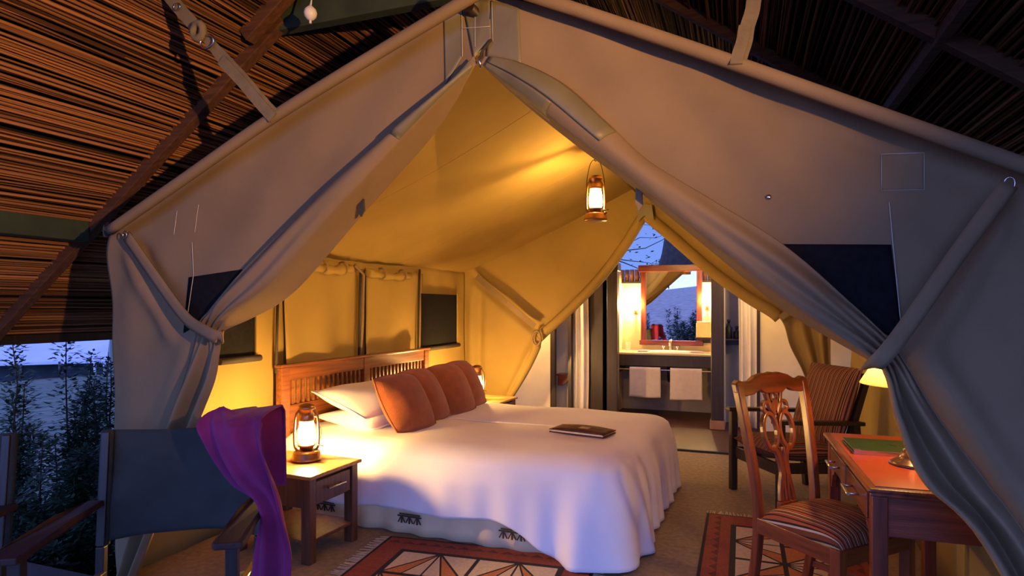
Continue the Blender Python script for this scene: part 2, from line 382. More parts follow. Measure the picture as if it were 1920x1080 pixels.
CIR = [(901, 118), (945, 160), (1010, 214), (1090, 276), (1185, 346), (1330, 464), (1480, 585), (1632, 676), (1660, 705), (1672, 780), (1718, 890), (1838, 1022), (2060, 1450)]
crr = thing('door_curtain', 'khaki canvas door curtain tied back right of the opening beside the desk', 'curtain', (.7, 2.3, 0), 0, 'tied back tent door curtains')
off_to(B().grid(ruled(COR, CIR, 2.30, curtain_r, 0, 0), 70, 150).make('canvas_sheet', CANVAS, crr, thick=.005), crr)
# rubberised patches on the curtain heads
def band(O, I, v0, v1, u0, u1, Y, off, lift):
    f = ruled(O, I, Y, off, 0, 0)
    return B().grid(lambda a, b: f(lerp(u0, u1, a), lerp(v0, v1, b)) + Vector((0, lift, 0)), 12, 16)
off_to(band(COL, CIL, .02, .17, .08, .95, 2.31, curtain_l, -.008).make('reinforcing_patch', PATCH, cl, thick=.003), cl)
off_to(band(COR, CIR, .02, .27, .02, .55, 2.30, curtain_r, -.008).make('reinforcing_patch', PATCH, crr, thick=.003), crr)
off_to(band(COR, CIR, .02, .18, .6, .95, 2.30, curtain_r, -.008).make('reinforcing_patch', PATCH, crr, thick=.003), crr)
# tie straps with loop round the gather
def strap(parent, pts, w, name='tie_strap'):
    n = 30; path = [cr_spline(pts, i / n) for i in range(n + 1)]
    b = B(); vs = []
    for i, p in enumerate(path):
        d = (path[min(n, i + 1)] - path[max(0, i - 1)]).normalized(); s = Vector((0, 1, 0)).cross(d).normalized()
        for k in (-1, -.33, .33, 1): vs.append(p + s * w / 2 * k + Vector((0, .004 * (abs(k) > .5), 0)))
    b.add(vs, [(i * 4 + k, i * 4 + k + 1, i * 4 + k + 5, i * 4 + k + 4) for i in range(n) for k in range(3)], True)
    return off_to(b.make(name, CANVAS, parent, thick=.007), parent)
strap(cl, [WY(236, 442, 2.30), WY(290, 520, 2.27), WY(345, 594, 2.24), WY(385, 622, 2.20), WY(412, 633, 2.22), WY(418, 630, 2.32)], .058)
strap(crr, [WY(1893, 345, 2.29), WY(1800, 470, 2.25), WY(1715, 592, 2.22), WY(1668, 655, 2.17), WY(1640, 684, 2.19), WY(1626, 690, 2.31)], .050)
for par, P in ((cl, (234, 440)), (crr, (1893, 343))):
    c = WY(*P, 2.29); off_to(B().tube([c + Vector((.014 * math.cos(t * .5236), 0, .018 * math.sin(t * .5236))) for t in range(12)], .003, 6, True).make('ring', STEEL, par), par)
# little toggles hanging at the opening edge
tg = thing('tent_toggle', 'dark toggle tab hanging at the left edge of the opening', 'toggle', WY(675, 385, 2.36)); 
B().prism([(-.018, .04), (.014, .05), (.02, -.02), (.002, -.05), (-.016, -.01)], lambda a, b, d: (a, d, b), .012).make('tab', DARKSEAM, tg)
tg = thing('tent_toggle', 'grey toggle tab hanging at the right edge of the opening', 'toggle', WY(1198, 370, 2.36))
B().prism([(-.012, .04), (.010, .05), (.014, -.03), (.0, -.05), (-.014, -.02)], lambda a, b, d: (a, d, b), .012).make('tab', CANVAS, tg)

# ---- side walls
def lw(u, v):
    y = lerp(2.36, 6.6, u); z = lerp(0, 1.83, v)
    return (XL + .012 * math.sin(y * 5) * math.sin(math.pi * v) + .006 * math.sin(y * 17 + z * 5), y, z)
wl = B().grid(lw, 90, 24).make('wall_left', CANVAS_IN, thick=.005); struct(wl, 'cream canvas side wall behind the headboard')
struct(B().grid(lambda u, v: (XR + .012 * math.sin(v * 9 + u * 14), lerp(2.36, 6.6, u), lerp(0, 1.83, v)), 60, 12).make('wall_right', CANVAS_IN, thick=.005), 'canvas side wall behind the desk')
def lsheet(px0, px1, y0, y1, x=-2.98, amp=.022, ph=0, n=24):
    a = WX(px0, 575, XL).y; b = WX(px1, 575, XL).y
    def fn(u, v):
        y = lerp(a, b, u); z = lerp(y0, y1, v)
        return (x + amp * (math.sin(u * 9 + v * 4 + ph) * .5 + math.sin(u * 3.1 + ph) * .6) * (.3 + .7 * math.sin(math.pi * v)) + .02 * (1 - v) * math.sin(u * 13 + ph), y, z)
    return B().grid(fn, n, n)
lsheet(523, 660, .45, 1.76, ph=1).make('panel_flap', CANVAS_IN, wl, thick=.006)
lsheet(678, 786, .45, 1.73, ph=2.4).make('panel_flap', CANVAS_IN, wl, thick=.006)
for k, (px, y0, y1) in enumerate(((521, 560, 700), (676, 505, 668), (787, 505, 660))):
    B().tube([WX(px, y0, -2.965), WX(px - 2, (y0 + y1) / 2, -2.955), WX(px - 3, y1, -2.965)], .010, 6).make('zip_binding', DARKSEAM, wl)
B().tube([WX(665, 497, -2.95), WX(682, 515, -2.95), WX(680, 600, -2.95), WX(676, 668, -2.955)], .012, 6).make('zip_binding', CANVAS, wl)
for px0, px1, y, r in ((580, 657, 498, .045), (690, 768, 511, .04)):
    a, b = WX(px0, y, -2.95), WX(px1, y + 6, -2.95)
    B().tube([lerp(a, b, i / 10) + Vector((0, 0, -.02 * math.sin(math.pi * i / 10))) for i in range(11)], [r * (.8 + .2 * math.sin(i * 1.9)) for i in range(11)], 10).make('rolled_flap', CANVAS_IN, wl)
    for t in (.3, .8): p = lerp(a, b, t); B().tube([p + Vector((.05 * math.cos(k * .7), 0, .05 * math.sin(k * .7))) for k in range(9)], .008, 6, True).make('flap_tie', CANVAS, wl)
for px0, px1, y0, y1 in ((408, 480, 588, 668), (790, 857, 553, 645)):
    a, b = WX(px0, y0, -2.97), WX(px1, y0, -2.97); zb = WX(px1, y1, -2.97).z; zt = WX(px1, y0, -2.97).z
    w = B().box(-2.985, -2.97, a.y, b.y, zb, zt).make('window_mesh', MESHDARK, wl)
    B().tube([(-2.955, a.y, zb - .01), (-2.955, b.y + .02, zb - .01)], .022, 8).make('rolled_blind', DARKSEAM, w)
    B().bar((-2.965, b.y, zb - .02), (-2.965, b.y, zt + .01), .02, .014, (1, 0, 0)).make('window_binding', CANVAS_IN, w)

# ---- rear gable with tied flaps
OB = [(1194, 330), (1100, 378), (1010, 430), (940, 470), (868, 500), (866, 560), (866, 640), (866, 803)]
IB = [(1207, 402), (1170, 462), (1120, 527), (1060, 588), (1012, 632), (1004, 655), (978, 705), (915, 805)]
def back_l(u, v, p, q):
    d = -.10 * math.sin(math.pi * u) * math.sin(math.pi * min(1, v * 1.7)) * .6
    d += crease(q, P2(893, 520), P2(1005, 618), 8, .06) - crease(q, P2(900, 512), P2(1010, 605), 9, .05)
    d += -crease(q, P2(1000, 650), P2(930, 790), 9, .05) - .03 * smooth(.9, 1, u)
    d += -crease(q, P2(885, 540), P2(885, 790), 8, .03) + crease(q, P2(900, 540), P2(896, 790), 8, .03)
    return d
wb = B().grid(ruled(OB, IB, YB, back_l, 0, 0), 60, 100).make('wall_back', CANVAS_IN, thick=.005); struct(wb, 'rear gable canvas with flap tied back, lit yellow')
def edge_roll(I, k0, k1, Y, r):
    return B().tube([WY(*cr_spline([(*p, 0) for p in I], lerp(k0, k1, i / 30))[:2], Y) for i in range(31)], r, 8)
edge_roll(IB, 0, .57, YB - .03, .055).make('rolled_edge', CANVAS_IN, wb)
edge_roll(IB, .57, 1, YB - .03, .05).make('rolled_edge', CANVAS_IN, wb)
B().sweep([WY(893, 519, 6.50), WY(950, 568, 6.44), WY(1003, 612, 6.46)], .06, .008, (0, 1, 0)).make('tie_strap', CANVAS, wb)
B().tube([WY(1006 + 8 * math.cos(t * .6), 634 + 14 * math.sin(t * .6), 6.48) for t in range(11)], .012, 6, True).make('tie_loop', CANVAS, wb)
OB2 = [(1194, 330), (1290, 376), (1390, 416), (1480, 455), (1552, 482), (1556, 560), (1557, 660), (1559, 832)]
IB2 = [(1209, 402), (1262, 446), (1330, 505), (1400, 556), (1462, 597), (1482, 650), (1512, 715), (1540, 832)]
def back_r(u, v, p, q): return -.08 * math.sin(math.pi * u) * math.sin(math.pi * min(1, v * 1.6)) + .03 * math.sin(u * 16) * smooth(.55, .75, v)
wb2 = B().grid(ruled(OB2, IB2, YB, back_r, 0, 0), 50, 90).make('wall_back_right', CANVAS_IN, thick=.005); struct(wb2, 'rear gable canvas flap tied back behind the armchair')
edge_roll(IB2, 0, .57, YB - .03, .06).make('rolled_edge', CANVAS_IN, wb2)
B().sweep([WY(1462, 597, 6.50), WY(1500, 570, 6.46), WY(1548, 520, 6.5)], .06, .008, (0, 1, 0)).make('tie_strap', CANVAS, wb2)
B().prism([(1192, 380), (1222, 384), (1226, 412), (1208, 404), (1196, 416)], lambda a, b, d: WY(a, b, 6.46 - d), .02).make('peak_patch', PATCH, wb)

# ================================================================= THATCHED VERANDA ROOF
SL = .73
def rzl(x): return 4.75 + SL * x
def rzr(x): return 4.75 + SL * (2 * XC - x)
tr = thing('thatched_roof', 'reed thatched veranda roof on wooden rafters above the tent', 'roof', (XC, 3, 0))
def P(o): o.parent = tr; return off_to(o, tr)
Y0, Y1 = -1.5, 7.3
b = B(); n = Vector((SL, 0, -1)).normalized()
for sgn in (-1, 1):
    vs = []
    for x in (XC, XC + sgn * 3.9):
        z = rzl(x) if sgn < 0 else rzr(x)
        for y in (Y0 - .1, Y1 + .1): vs.append((x, y, z + .07))
    b.add(vs, [(0, 1, 3, 2)])
P(b.make('thatch_backing', BLACKSHEET, thick=.02))
def reeds(sgn, seed, count, lift, rmin, rmax):
    rr = random.Random(seed); b = B(); segs = 8; tone = .5
    for i in range(count):
        w = i / count * 3.86 + rr.uniform(-.012, .012); tone = max(.1, min(.95, tone + rr.uniform(-.25, .25)))
        if rr.random() < .10: continue
        r = rr.uniform(rmin, rmax); t = max(.02, min(1, tone * rr.uniform(.5, 1.25))); sk = rr.gauss(0, .022); dz = rr.uniform(-.012, .012) + lift
        ph = rr.uniform(0, 6); am = rr.uniform(.002, .012); ya = Y0 + rr.uniform(-.1, .1); yb = Y1 + rr.uniform(-.15, .1)
        o = len(b.v)
        for k in range(segs + 1):
            y = lerp(ya, yb, k / segs); ww = w + sk * (k / segs - .5) * 2 + am * math.sin(ph + k * 1.7)
            x = XC + sgn * ww; z = 4.75 + SL * XC - SL * ww + dz + .006 * math.sin(ph * 2 + k)
            for a in range(4):
                th = a * math.pi / 2 + ph
                b.v.append((x + r * math.cos(th) * .85, y, z + r * math.sin(th))); b.col.append(t)
        for k in range(segs):
            for a in range(4): q = (a + 1) % 4; b.f.append([o + k * 4 + a, o + k * 4 + q, o + k * 4 + 4 + q, o + k * 4 + 4 + a]); b.sm.append(True); b.mi.append(0)
    return P(b.make('reed_mat', REED, kind='stuff'))
reeds(-1, 3, 330, .0, .005, .012); reeds(-1, 4, 170, -.02, .005, .011)
reeds(1, 5, 280, .0, .005, .012); reeds(1, 6, 140, -.02, .005, .011)
def rafter(sgn, Y, x0, x1, w=.065, h=.075, name='rafter', mat=None, drop=.05):
    f = rzl if sgn < 0 else rzr
    return P(B().bar((x0, Y, f(x0) - drop), (x1, Y, f(x1) - drop), w, h, (0, 0, 1)).make(name, mat or WOODROOF, bevel=.006))
rafter(-1, 2.78, -4.86, -2.36); rafter(-1, 2.68, -2.52, -1.0, .07, .08)
for Yr in (.6, 4.6, 6.3): rafter(-1, Yr, -4.86, -1.03)
for Yr in (.6, 3.23, 4.5, 6.0): rafter(1, Yr, -1.03, 2.9)
P(B().bar((-2.62, 2.80, 2.99), (.56, 2.80, 2.99), .07, .15).make('collar_beam', GREEN, bevel=.006))
P(B().bar((-3.86, -.9, 1.87), (-3.86, 2.74, 1.87), .09, .13).make('purlin', GREEN, bevel=.006))
P(B().bar((.82, -.9, 2.58), (.82, 7.1, 2.58), .05, .06).make('purlin', WOODROOF, bevel=.005))
P(B().bar((-4.86, -1.5, 1.165), (-4.86, 7.3, 1.165), .06, .07).make('eave_beam', WOODDARK, bevel=.006))
P(B().tube([(-3.38, 3.0, -.42), (-3.38, 3.0, 2.2)], .065, 12).make('roof_post', WOODDARK))
P(B().tube([(1.95, 2.8, -.42), (1.95, 2.8, 2.2)], .065, 12).make('roof_post', WOODDARK))
# webbing straps holding the fly to the rafters
def webbing(label, a, b_, knots, w):
    t = thing('roof_strap', label, 'strap', a, 0, 'straps holding the fly up'); a = Vector(a); d = Vector(b_) - a
    side = d.cross(Vector((0, 1, 0))).normalized()
    pts = [d * (i / 14) + side * .002 * math.sin(i * 1.3) for i in range(15)]
    B().sweep(pts, lambda s: w * (1 - .35 * math.exp(-((s - .55) / .06) ** 2)) if knots else w, .006, (0, 1, 0)).make('webbing', STRAP, t, bevel=.001)
    B().sweep([p + Vector((0, -.01, 0)) + side * .008 for p in pts[:7]], w * .8, .006, (0, 1, 0)).make('doubled_end', STRAP, t)
    if knots:
        B().tube([d * .55 + Vector((.04 * math.cos(k * .52), -.016, .03 * math.sin(k * .52))) for k in range(12)], .006, 6, True).make('ring', STEEL, t)
        B().tube([d * .63 + Vector((.03 * math.cos(k * .52), -.015, .035 * math.sin(k * .52))) for k in range(12)], .018, 6, True).make('knot', STRAP, t)
        B().tube([d * .82 + Vector((.02 * math.cos(k * .52), -.012, .016 * math.sin(k * .52))) for k in range(12)], .0035, 6, True).make('buckle', STEEL, t)
webbing('tan webbing strap with buckle and knot, left of the tent peak', WY(516, 219, 2.25), WY(298, -28, 2.17), True, .062)
webbing('flat grey-green strap rising right of the tent peak', WY(1385, 122, 2.25), WY(1424, -40, 2.4), False, .05)
# corner rope at the left eave
rp = thing('corner_rope', 'rope lashing between the tent corner and the roof post', 'rope', WY(206, 432, 2.3))
B().tube([(0, 0, 0), (-.10, .05, .02), (-.16, .1, .03), (-.24, .2, .05), (-.42, .45, .06)], .012, 8).make('rope', STRAP, rp)
for k in range(3):
    B().tube([(-.05 - .05 * k + .012 * math.cos(t), .03 + .03 * k, .015 + .028 * math.sin(t)) for t in [j * .6283 for j in range(10)]], .009, 6, True).make('knot', DARKSEAM if k < 2 else STRAP, rp)
# light pull hanging from the collar beam
lp = thing('cord_pull', 'white ball pull on a cord under the green beam', 'light pull', WY(582, 25, 2.55))
B().lathe([(0, -.036), (.014, -.033), (.028, -.018), (.033, 0), (.028, .018), (.014, .032), (.006, .04), (0, .042)], n=20).make('ball', CERAMIC, lp)
B().tube([(0, 0, .04), (0, .02, .12), (0, .22, .30)], .006, 6).make('cord', CERAMIC, lp)
B().tube([(0, 0, -.034), (0, 0, -.05)], .006, 8).make('knob', CERAMIC, lp)

# uplight on a veranda post, right of and behind the viewer (unseen bowl added to cut its light below the rim)
P(B().tube([(1.72, -.02, -.42), (1.72, -.02, 2.0)], .06, 12).make('roof_post', WOODDARK))
ul = thing('veranda_uplight', 'unseen iron bowl added to shield the uplight on the veranda post', 'wall lamp', (1.45, 0, 1.75))
B().lathe([(0, -.11), (.06, -.10), (.11, -.07), (.138, -.045), (.145, -.022)], n=32).make('bowl', IRON, ul, thick=.003)
B().tube([(.0, 0, -.11), (.1, -.01, -.13), (.22, -.02, -.12)], .012, 8).make('bracket', IRON, ul)

# ================================================================= BED
BR = R(-2.5)
BEDLOC = Vector((-2.92, 3.44, 0))      # near head corner; local x towards the foot, local y across to the far side
BL, BW = 2.30, 1.86
bed = thing('bed', 'double bed with slatted mahogany headboard and cream skirt', 'bed', BEDLOC, BR)
hb = B().box(-.04, -.004, .065, BW, .89, .985).make('headboard', WOODHEAD, bed, bevel=.006)
for y in (-.02, BW): B().box(-.05, .005, y, y + .085, 0, .985).make('post', WOODHEAD, hb, bevel=.008)
def hpart(nm, y0, y1, z0, z1, x0=-.04, x1=-.004, m=WOODHEAD): return B().box(x0, x1, y0, y1, z0, z1).make(nm, m, hb, bevel=.004)
B().box(-.055, .012, -.03, BW + .095, .985, 1.005).make('cap_rail', WOODHEAD, hb, bevel=.006)
hpart('middle_rail', .065, BW, .66, .72); hpart('bottom_rail', .065, BW, .28, .36)
hpart('centre_post', BW / 2 - .02, BW / 2 + .06, .36, .985, -.045, .002)
for z0, z1 in ((.36, .66),): hpart('panel', .065, BW / 2 - .02, z0, z1, -.03, -.014); hpart('panel', BW / 2 + .06, BW, z0, z1, -.03, -.014)
for a, b2 in ((.065, BW / 2 - .02), (BW / 2 + .06, BW)):
    n = 15
    for i in range(n): c = lerp(a, b2, (i + .8) / (n + .6)); hpart('slat', c - .011, c + .011, .72, .89, -.032, -.012)
B().box(.02, BL - .04, .05, BW - .05, .05, .30).make('bed_base', SKIRT, bed, bevel=.02)
B().box(.01, BL - .03, .03, BW - .03, .30, .50).make('mattress', LINEN, bed, bevel=.05)
def rring(s, L, W, off, rad):
    """point on the near-foot-far U of the bed, s in 0..1, pushed out by off"""
    r = rad + off; a, c = L - rad, W - 2 * rad; q = math.pi / 2 * rad; T = 2 * a + c + 2 * q; d = s * T
    if d < a: return Vector((d, -off, 0)), d
    d -= a
    if d < q: t = d / rad; return Vector((a + r * math.sin(t), rad - r * math.cos(t), 0)), a + d
    d -= q
    if d < c: return Vector((L + off, rad + d, 0)), a + q + d
    d -= c
    if d < q: t = d / rad; return Vector((a + r * math.cos(t), W - rad + r * math.sin(t), 0)), a + q + c + d
    d -= q; return Vector((a - d, W + off, 0)), a + 2 * q + c + d
def skirt_fn(u, v):
    p, d = rring(u, BL, BW, .012 + .012 * (1 - v) * math.sin(u * 190) + .006 * math.sin(u * 83), .06); p.z = lerp(.004, .33, v); return p
sk = B().grid(skirt_fn, 320, 6).make('bed_skirt', SKIRT, bed, thick=.004)
for k, d in enumerate((.38, 1.02, 1.70)):
    m = B()
    for dx, s in ((-.055, 1), (0, 1.2), (.055, .9)):
        m.box(d + dx - .028, d + dx + .028, -.043, -.036, .115 * 1, .122); m.box(d + dx - .004, d + dx + .004, -.043, -.036, .075, .115)
        m.bar((d + dx - .004, -.04, .115), (d + dx - .024, -.04, .078), .005, .006); m.bar((d + dx + .004, -.04, .115), (d + dx + .024, -.04, .078), .005, .006)
    m.box(d - .07, d + .075, -.043, -.036, .128, .134)
    m.make('printed_motif', PRINT, sk)
# ---- duvet, its own thing on the bed
RT, HT = .10, .535
def duvet_fn(u, v):
    # u along the U, v: 0 centre of the top .. .45 edge .. 1 hem
    p0, d = rring(u, BL, BW, 0, .16); T = 2 * BL + BW
    near = 1 - smooth(.36, .42, u); foot = smooth(.34, .43, u) * (1 - smooth(.60, .66, u)); cor = math.exp(-((u - .35) / .05) ** 2)
    hem = lerp(lerp(.15, .17, u / .4), .012, smooth(.255, .33, u)) if u < .5 else lerp(.012, .15, smooth(.62, .68, u))
    c = Vector((min(p0.x, BL - .55) * .985 + .01, BW / 2, 0))
    if v < .5:
        t = v / .5; p = c.lerp(p0, t); e = max(0, (t - .82) / .18)
        p.z = HT - .05 * e ** 2.2 + .006 * math.sin(p.x * 7) * math.sin(p.y * 6) + .012 * math.sin(math.pi * min(1, t))
        return p
    t = (v - .5) / .5
    off = .055 * math.sin(min(1, t * 2.2) * math.pi / 2) + .03 * t * foot + .10 * cor * t ** 1.3
    fold = (.018 * math.sin(d * 15 + .6) + .012 * math.sin(d * 31)) * t ** 1.2 * (.35 + .9 * foot + 1.6 * cor)
    p, _ = rring(u, BL, BW, off + fold, .16); p.z = lerp(HT - .05, hem, t) + (.010 * math.sin(d * 9) * t * (1 - foot))
    p.z = max(p.z, .008); return p
dv = B().grid(duvet_fn, 260, 44).make('duvet', LINEN, thick=.012); dv.location = BEDLOC; dv.rotation_euler = (0, 0, BR)
tag(dv, 'white duvet draped over the bed and trailing at the foot', 'duvet')
def bedp(x, y, z): return BEDLOC + Matrix.Rotation(BR, 3, 'Z') @ Vector((x, y, z))
# ---- pillows and cushions
def pad(w, h, t, pinch=.06, n=22, lumps=.0, seed=0):
    b = B(); r2 = random.Random(seed); ph = [r2.uniform(0, 6) for _ in range(4)]
    def side(sg):
        def fn(u, v):
            x, y = 2 * u - 1, 2 * v - 1
            k = (1 - abs(x) ** 2.1) * (1 - abs(y) ** 2.1); e = max(0, k) ** .58
            xx = x * (1 - pinch * (1 - y * y)); yy = y * (1 - pinch * (1 - x * x))
            z = sg * t / 2 * e * (1 + lumps * math.sin(3 * x + ph[0]) * math.sin(2.5 * y + ph[1])) + lumps * .02 * math.sin(4 * x + ph[2])
            return (xx * w / 2, yy * h / 2, z)
        return fn
    b.grid(side(1), n, n); m = len(b.v); b.grid(side(-1), n, n)
    for k in range(len(b.f) - n * n, len(b.f)): b.f[k] = b.f[k][::-1]
    return b
def piping(w, h, pinch, r=.006, n=12):
    pts = []
    for x0, y0, x1, y1 in ((-1, -1, 1, -1), (1, -1, 1, 1), (1, 1, -1, 1), (-1, 1, -1, -1)):
        for i in range(n):
            x, y = lerp(x0, x1, i / n), lerp(y0, y1, i / n); pts.append((x * (1 - pinch * (1 - y * y)) * w / 2, y * (1 - pinch * (1 - x * x)) * h / 2, 0))
    return B().tube(pts, r, 6, True)
def place(root, loc, rot): root.location = loc; root.rotation_euler = rot
def pillow(label, loc, rot, w=.68, h=.46, t=.20, seed=1):
    o = thing('pillow', label, 'pillow', group='white pillows at the headboard'); pad(w, h, t, .07, lumps=.25, seed=seed).make('pillow_case', LINEN, o)
    piping(w, h, .07, .004).make('seam', LINEN, o); place(o, loc, rot)
# long side lies along the bed's width (local y), h towards the foot
def prot(tilt, yaw=0): return (Matrix.Rotation(BR + yaw, 4, 'Z') @ Matrix.Rotation(tilt, 4, 'Y') @ Matrix.Rotation(R(90), 4, 'Z')).to_euler()
pillow('white pillow lying lowest beside the near lantern', bedp(.33, .56, .60), prot(R(6)), .72, .50, .17, 2)
pillow('white pillow leaning on the headboard above another, near side', bedp(.32, .54, .725), prot(R(20)), .74, .48, .17, 3)
pillow('white pillow lying lowest on the far side of the bed', bedp(.33, 1.40, .60), prot(R(6)), .72, .50, .17, 4)
pillow('white pillow leaning on the headboard on the far side of the bed', bedp(.32, 1.38, .725), prot(R(20)), .72, .48, .17, 5)
cushions = [('terracotta square cushion nearest the bedside table, front of the row', (.70, .42), R(57), R(10)),
            ('terracotta square cushion second from the near bedside table', (.64, .78), R(58), R(4)),
            ('terracotta square cushion third from the near bedside table', (.66, 1.18), R(60), R(8)),
            ('terracotta square cushion farthest along the row, beside the far lantern', (.62, 1.50), R(60), R(2))]
proto = None
for lab, (cx, cy), tilt, yw in cushions:
    if proto is None:
        proto = o = thing('cushion', lab, 'cushion', group='terracotta cushions in a row')
        pad(.40, .40, .21, -.09, lumps=.12, seed=9).make('cushion_cover', RUST, o); piping(.40, .40, -.09, .0055).make('piping', RUST, o)
    else: o = copy_tree(proto); o['label'] = lab
    place(o, bedp(cx, cy, .735), prot(tilt, -yw))
# ---- leather folder on the bed
fo = thing('leather_folder', 'brown leather folder lying on the white bed', 'folder', WZ(1092, 808, .565), R(-12))
LEATHER = M('brown_leather', (.11, .038, .015), .8, .3, 20, bump=.4, bscale=90, spec=.15)
B().box(-.20, .20, -.10, .10, -.012, -.004).make('back_cover', LEATHER, fo, bevel=.003); B().box(-.19, .19, -.095, .095, -.004, .006).make('pages', SKIRT, fo)
B().grid(lambda u, v: (lerp(-.20, .20, u), lerp(-.10, .10, v), .008 + .012 * math.sin(math.pi * u)), 10, 4).make('front_cover', LEATHER, fo, thick=.005)
B().box(-.02, .05, -.03, .03, .019, .024).make('badge', BRASS, fo, bevel=.002)

# ================================================================= BEDSIDE TABLES AND LANTERNS
def nightstand(label, loc, rz):
    t = thing('bedside_table', label, 'table', loc, rz, 'bedside tables'); W2, D2, H2 = .21, .28, .485
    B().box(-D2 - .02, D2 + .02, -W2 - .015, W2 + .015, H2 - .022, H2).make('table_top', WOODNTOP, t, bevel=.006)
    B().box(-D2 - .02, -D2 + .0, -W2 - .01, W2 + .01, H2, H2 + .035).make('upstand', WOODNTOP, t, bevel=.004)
    for sx in (-1, 1):
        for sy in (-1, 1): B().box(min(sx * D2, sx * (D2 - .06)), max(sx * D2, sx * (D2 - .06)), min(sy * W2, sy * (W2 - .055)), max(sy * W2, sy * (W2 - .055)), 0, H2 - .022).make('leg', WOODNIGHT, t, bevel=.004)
    for sy in (-1, 1): B().box(-D2 + .06, D2 - .06, sy * (W2 - .02) - .009, sy * (W2 - .02) + .009, .30, H2 - .022).make('side_apron', WOODNIGHT, t, bevel=.002)
    B().box(-D2 + .01, -D2 + .03, -W2 + .055, W2 - .055, .30, H2 - .022).make('back_apron', WOODNIGHT, t)
    B().box(D2 - .05, D2 - .035, -W2 + .055, W2 - .055, .30, H2 - .022).make('drawer_frame', WOODNIGHT, t)
    d = B().box(D2 - .035, D2 - .008, -W2 + .062, W2 - .062, .315, H2 - .045).make('drawer', WOODNIGHT, t, bevel=.004)
    h = B().tube([(D2 + .018, -.075, .385), (D2 + .018, .075, .385)], .006, 8)
    for y in (-.055, .055): h.tube([(D2 - .01, y, .385), (D2 + .018, y, .385)], .004, 8)
    h.make('handle', STEEL, d)
    B().box(-D2 + .01, D2 - .01, -W2 + .01, W2 - .01, .105, .125).make('lower_shelf', WOODNIGHT, t, bevel=.004)
    return t
ns = nightstand('dark wood bedside table with one drawer, near side of the bed', (-2.455, 3.005, 0), R(-3))
dup(ns, 'dark wood bedside table hidden behind the cushions, far side of the bed', (-2.45, 5.78, 0), R(-3))
def lantern(label, loc, rz, hang=False, flame=None):
    t = thing('lantern', label, 'lantern', loc, rz, 'brass hurricane lanterns')
    B().lathe([(0, 0), (.078, 0), (.086, .004), (.088, .012), (.082, .020), (.080, .045), (.074, .055), (.050, .062), (.034, .066), (0, .066)], n=28).make('fuel_tank', BRASS, t)
    B().lathe([(.034, .066), (.040, .072), (.040, .082), (.052, .086), (.052, .094), (.0, .094)], n=24).make('burner', BRASS, t)
    B().lathe([(.038, .094), (.048, .115), (.051, .145), (.048, .185), (.041, .225), (.039, .24)], n=28).make('glass_globe', GLASS, t)
    B().lathe([(0, .098), (.010, .100), (.017, .118), (.018, .145), (.013, .18), (.006, .205), (0, .212)], n=14).make('flame', flame or FLAME, t)
    B().lathe([(.043, .236), (.046, .24), (.046, .252), (.042, .258), (.042, .300), (.050, .304), (.052, .314), (.044, .328), (.02, .338), (0, .34)], n=24).make('chimney', BRASS, t)
    for s in (-1, 1):
        B().tube([cr_spline([(s * .046, 0, .058), (s * .064, 0, .075), (s * .070, 0, .12), (s * .068, 0, .20), (s * .060, 0, .27), (s * .042, 0, .295), (s * .03, 0, .295)], i / 20) for i in range(21)], .0075, 8).make('side_tube', BRASS, t)
    for z, r in ((.118, .052), (.19, .050)): B().tube([(r * math.cos(k * .3307), r * math.sin(k * .3307), z) for k in range(19)], .002, 5, True).make('globe_guard', IRON, t)
    B().lathe([(0, -.008), (.012, -.006), (.014, .006), (0, .008)], (.06, -.055, .056), 12).make('filler_cap', BRASS, t)
    B().tube([(.05, 0, .09), (.095, -.02, .085)], .003, 6).make('wick_knob', IRON, t)
    if hang: pts = [(-.068, 0, .20), (-.066, 0, .30), (-.04, 0, .42), (0, 0, .455), (.04, 0, .42), (.066, 0, .30), (.068, 0, .20)]
    else: pts = [(-.068, 0, .20), (-.08, .05, .17), (-.07, .085, .10), (0, .10, .05), (.07, .085, .10), (.08, .05, .17), (.068, 0, .20)]
    B().tube([cr_spline(pts, i / 24) for i in range(25)], .0028, 6).make('bail_handle', IRON, t)
    return t
lan = lantern('lit brass hurricane lantern on the near bedside table', (-2.435, 3.07, .485), R(35))
dup(lan, 'lit brass hurricane lantern behind the farthest cushion', (-2.45, 5.66, .485), R(20))
lantern('lit hurricane lantern hanging from the tent ridge', (XC + .02, 4.53, 2.03), R(30), True, emit('low_lantern_flame', (1, .56, .16), 1900))
hk = thing('ceiling_hook', 'thin iron hook on the ridge holding the hanging lantern', 'hook', (XC + .02, 4.53, 2.48))
B().tube([(0, 0, .12), (0, 0, .02), (.012, 0, .002), (0, 0, -.008), (-.012, 0, .004)], .004, 6).make('hook', IRON, hk)

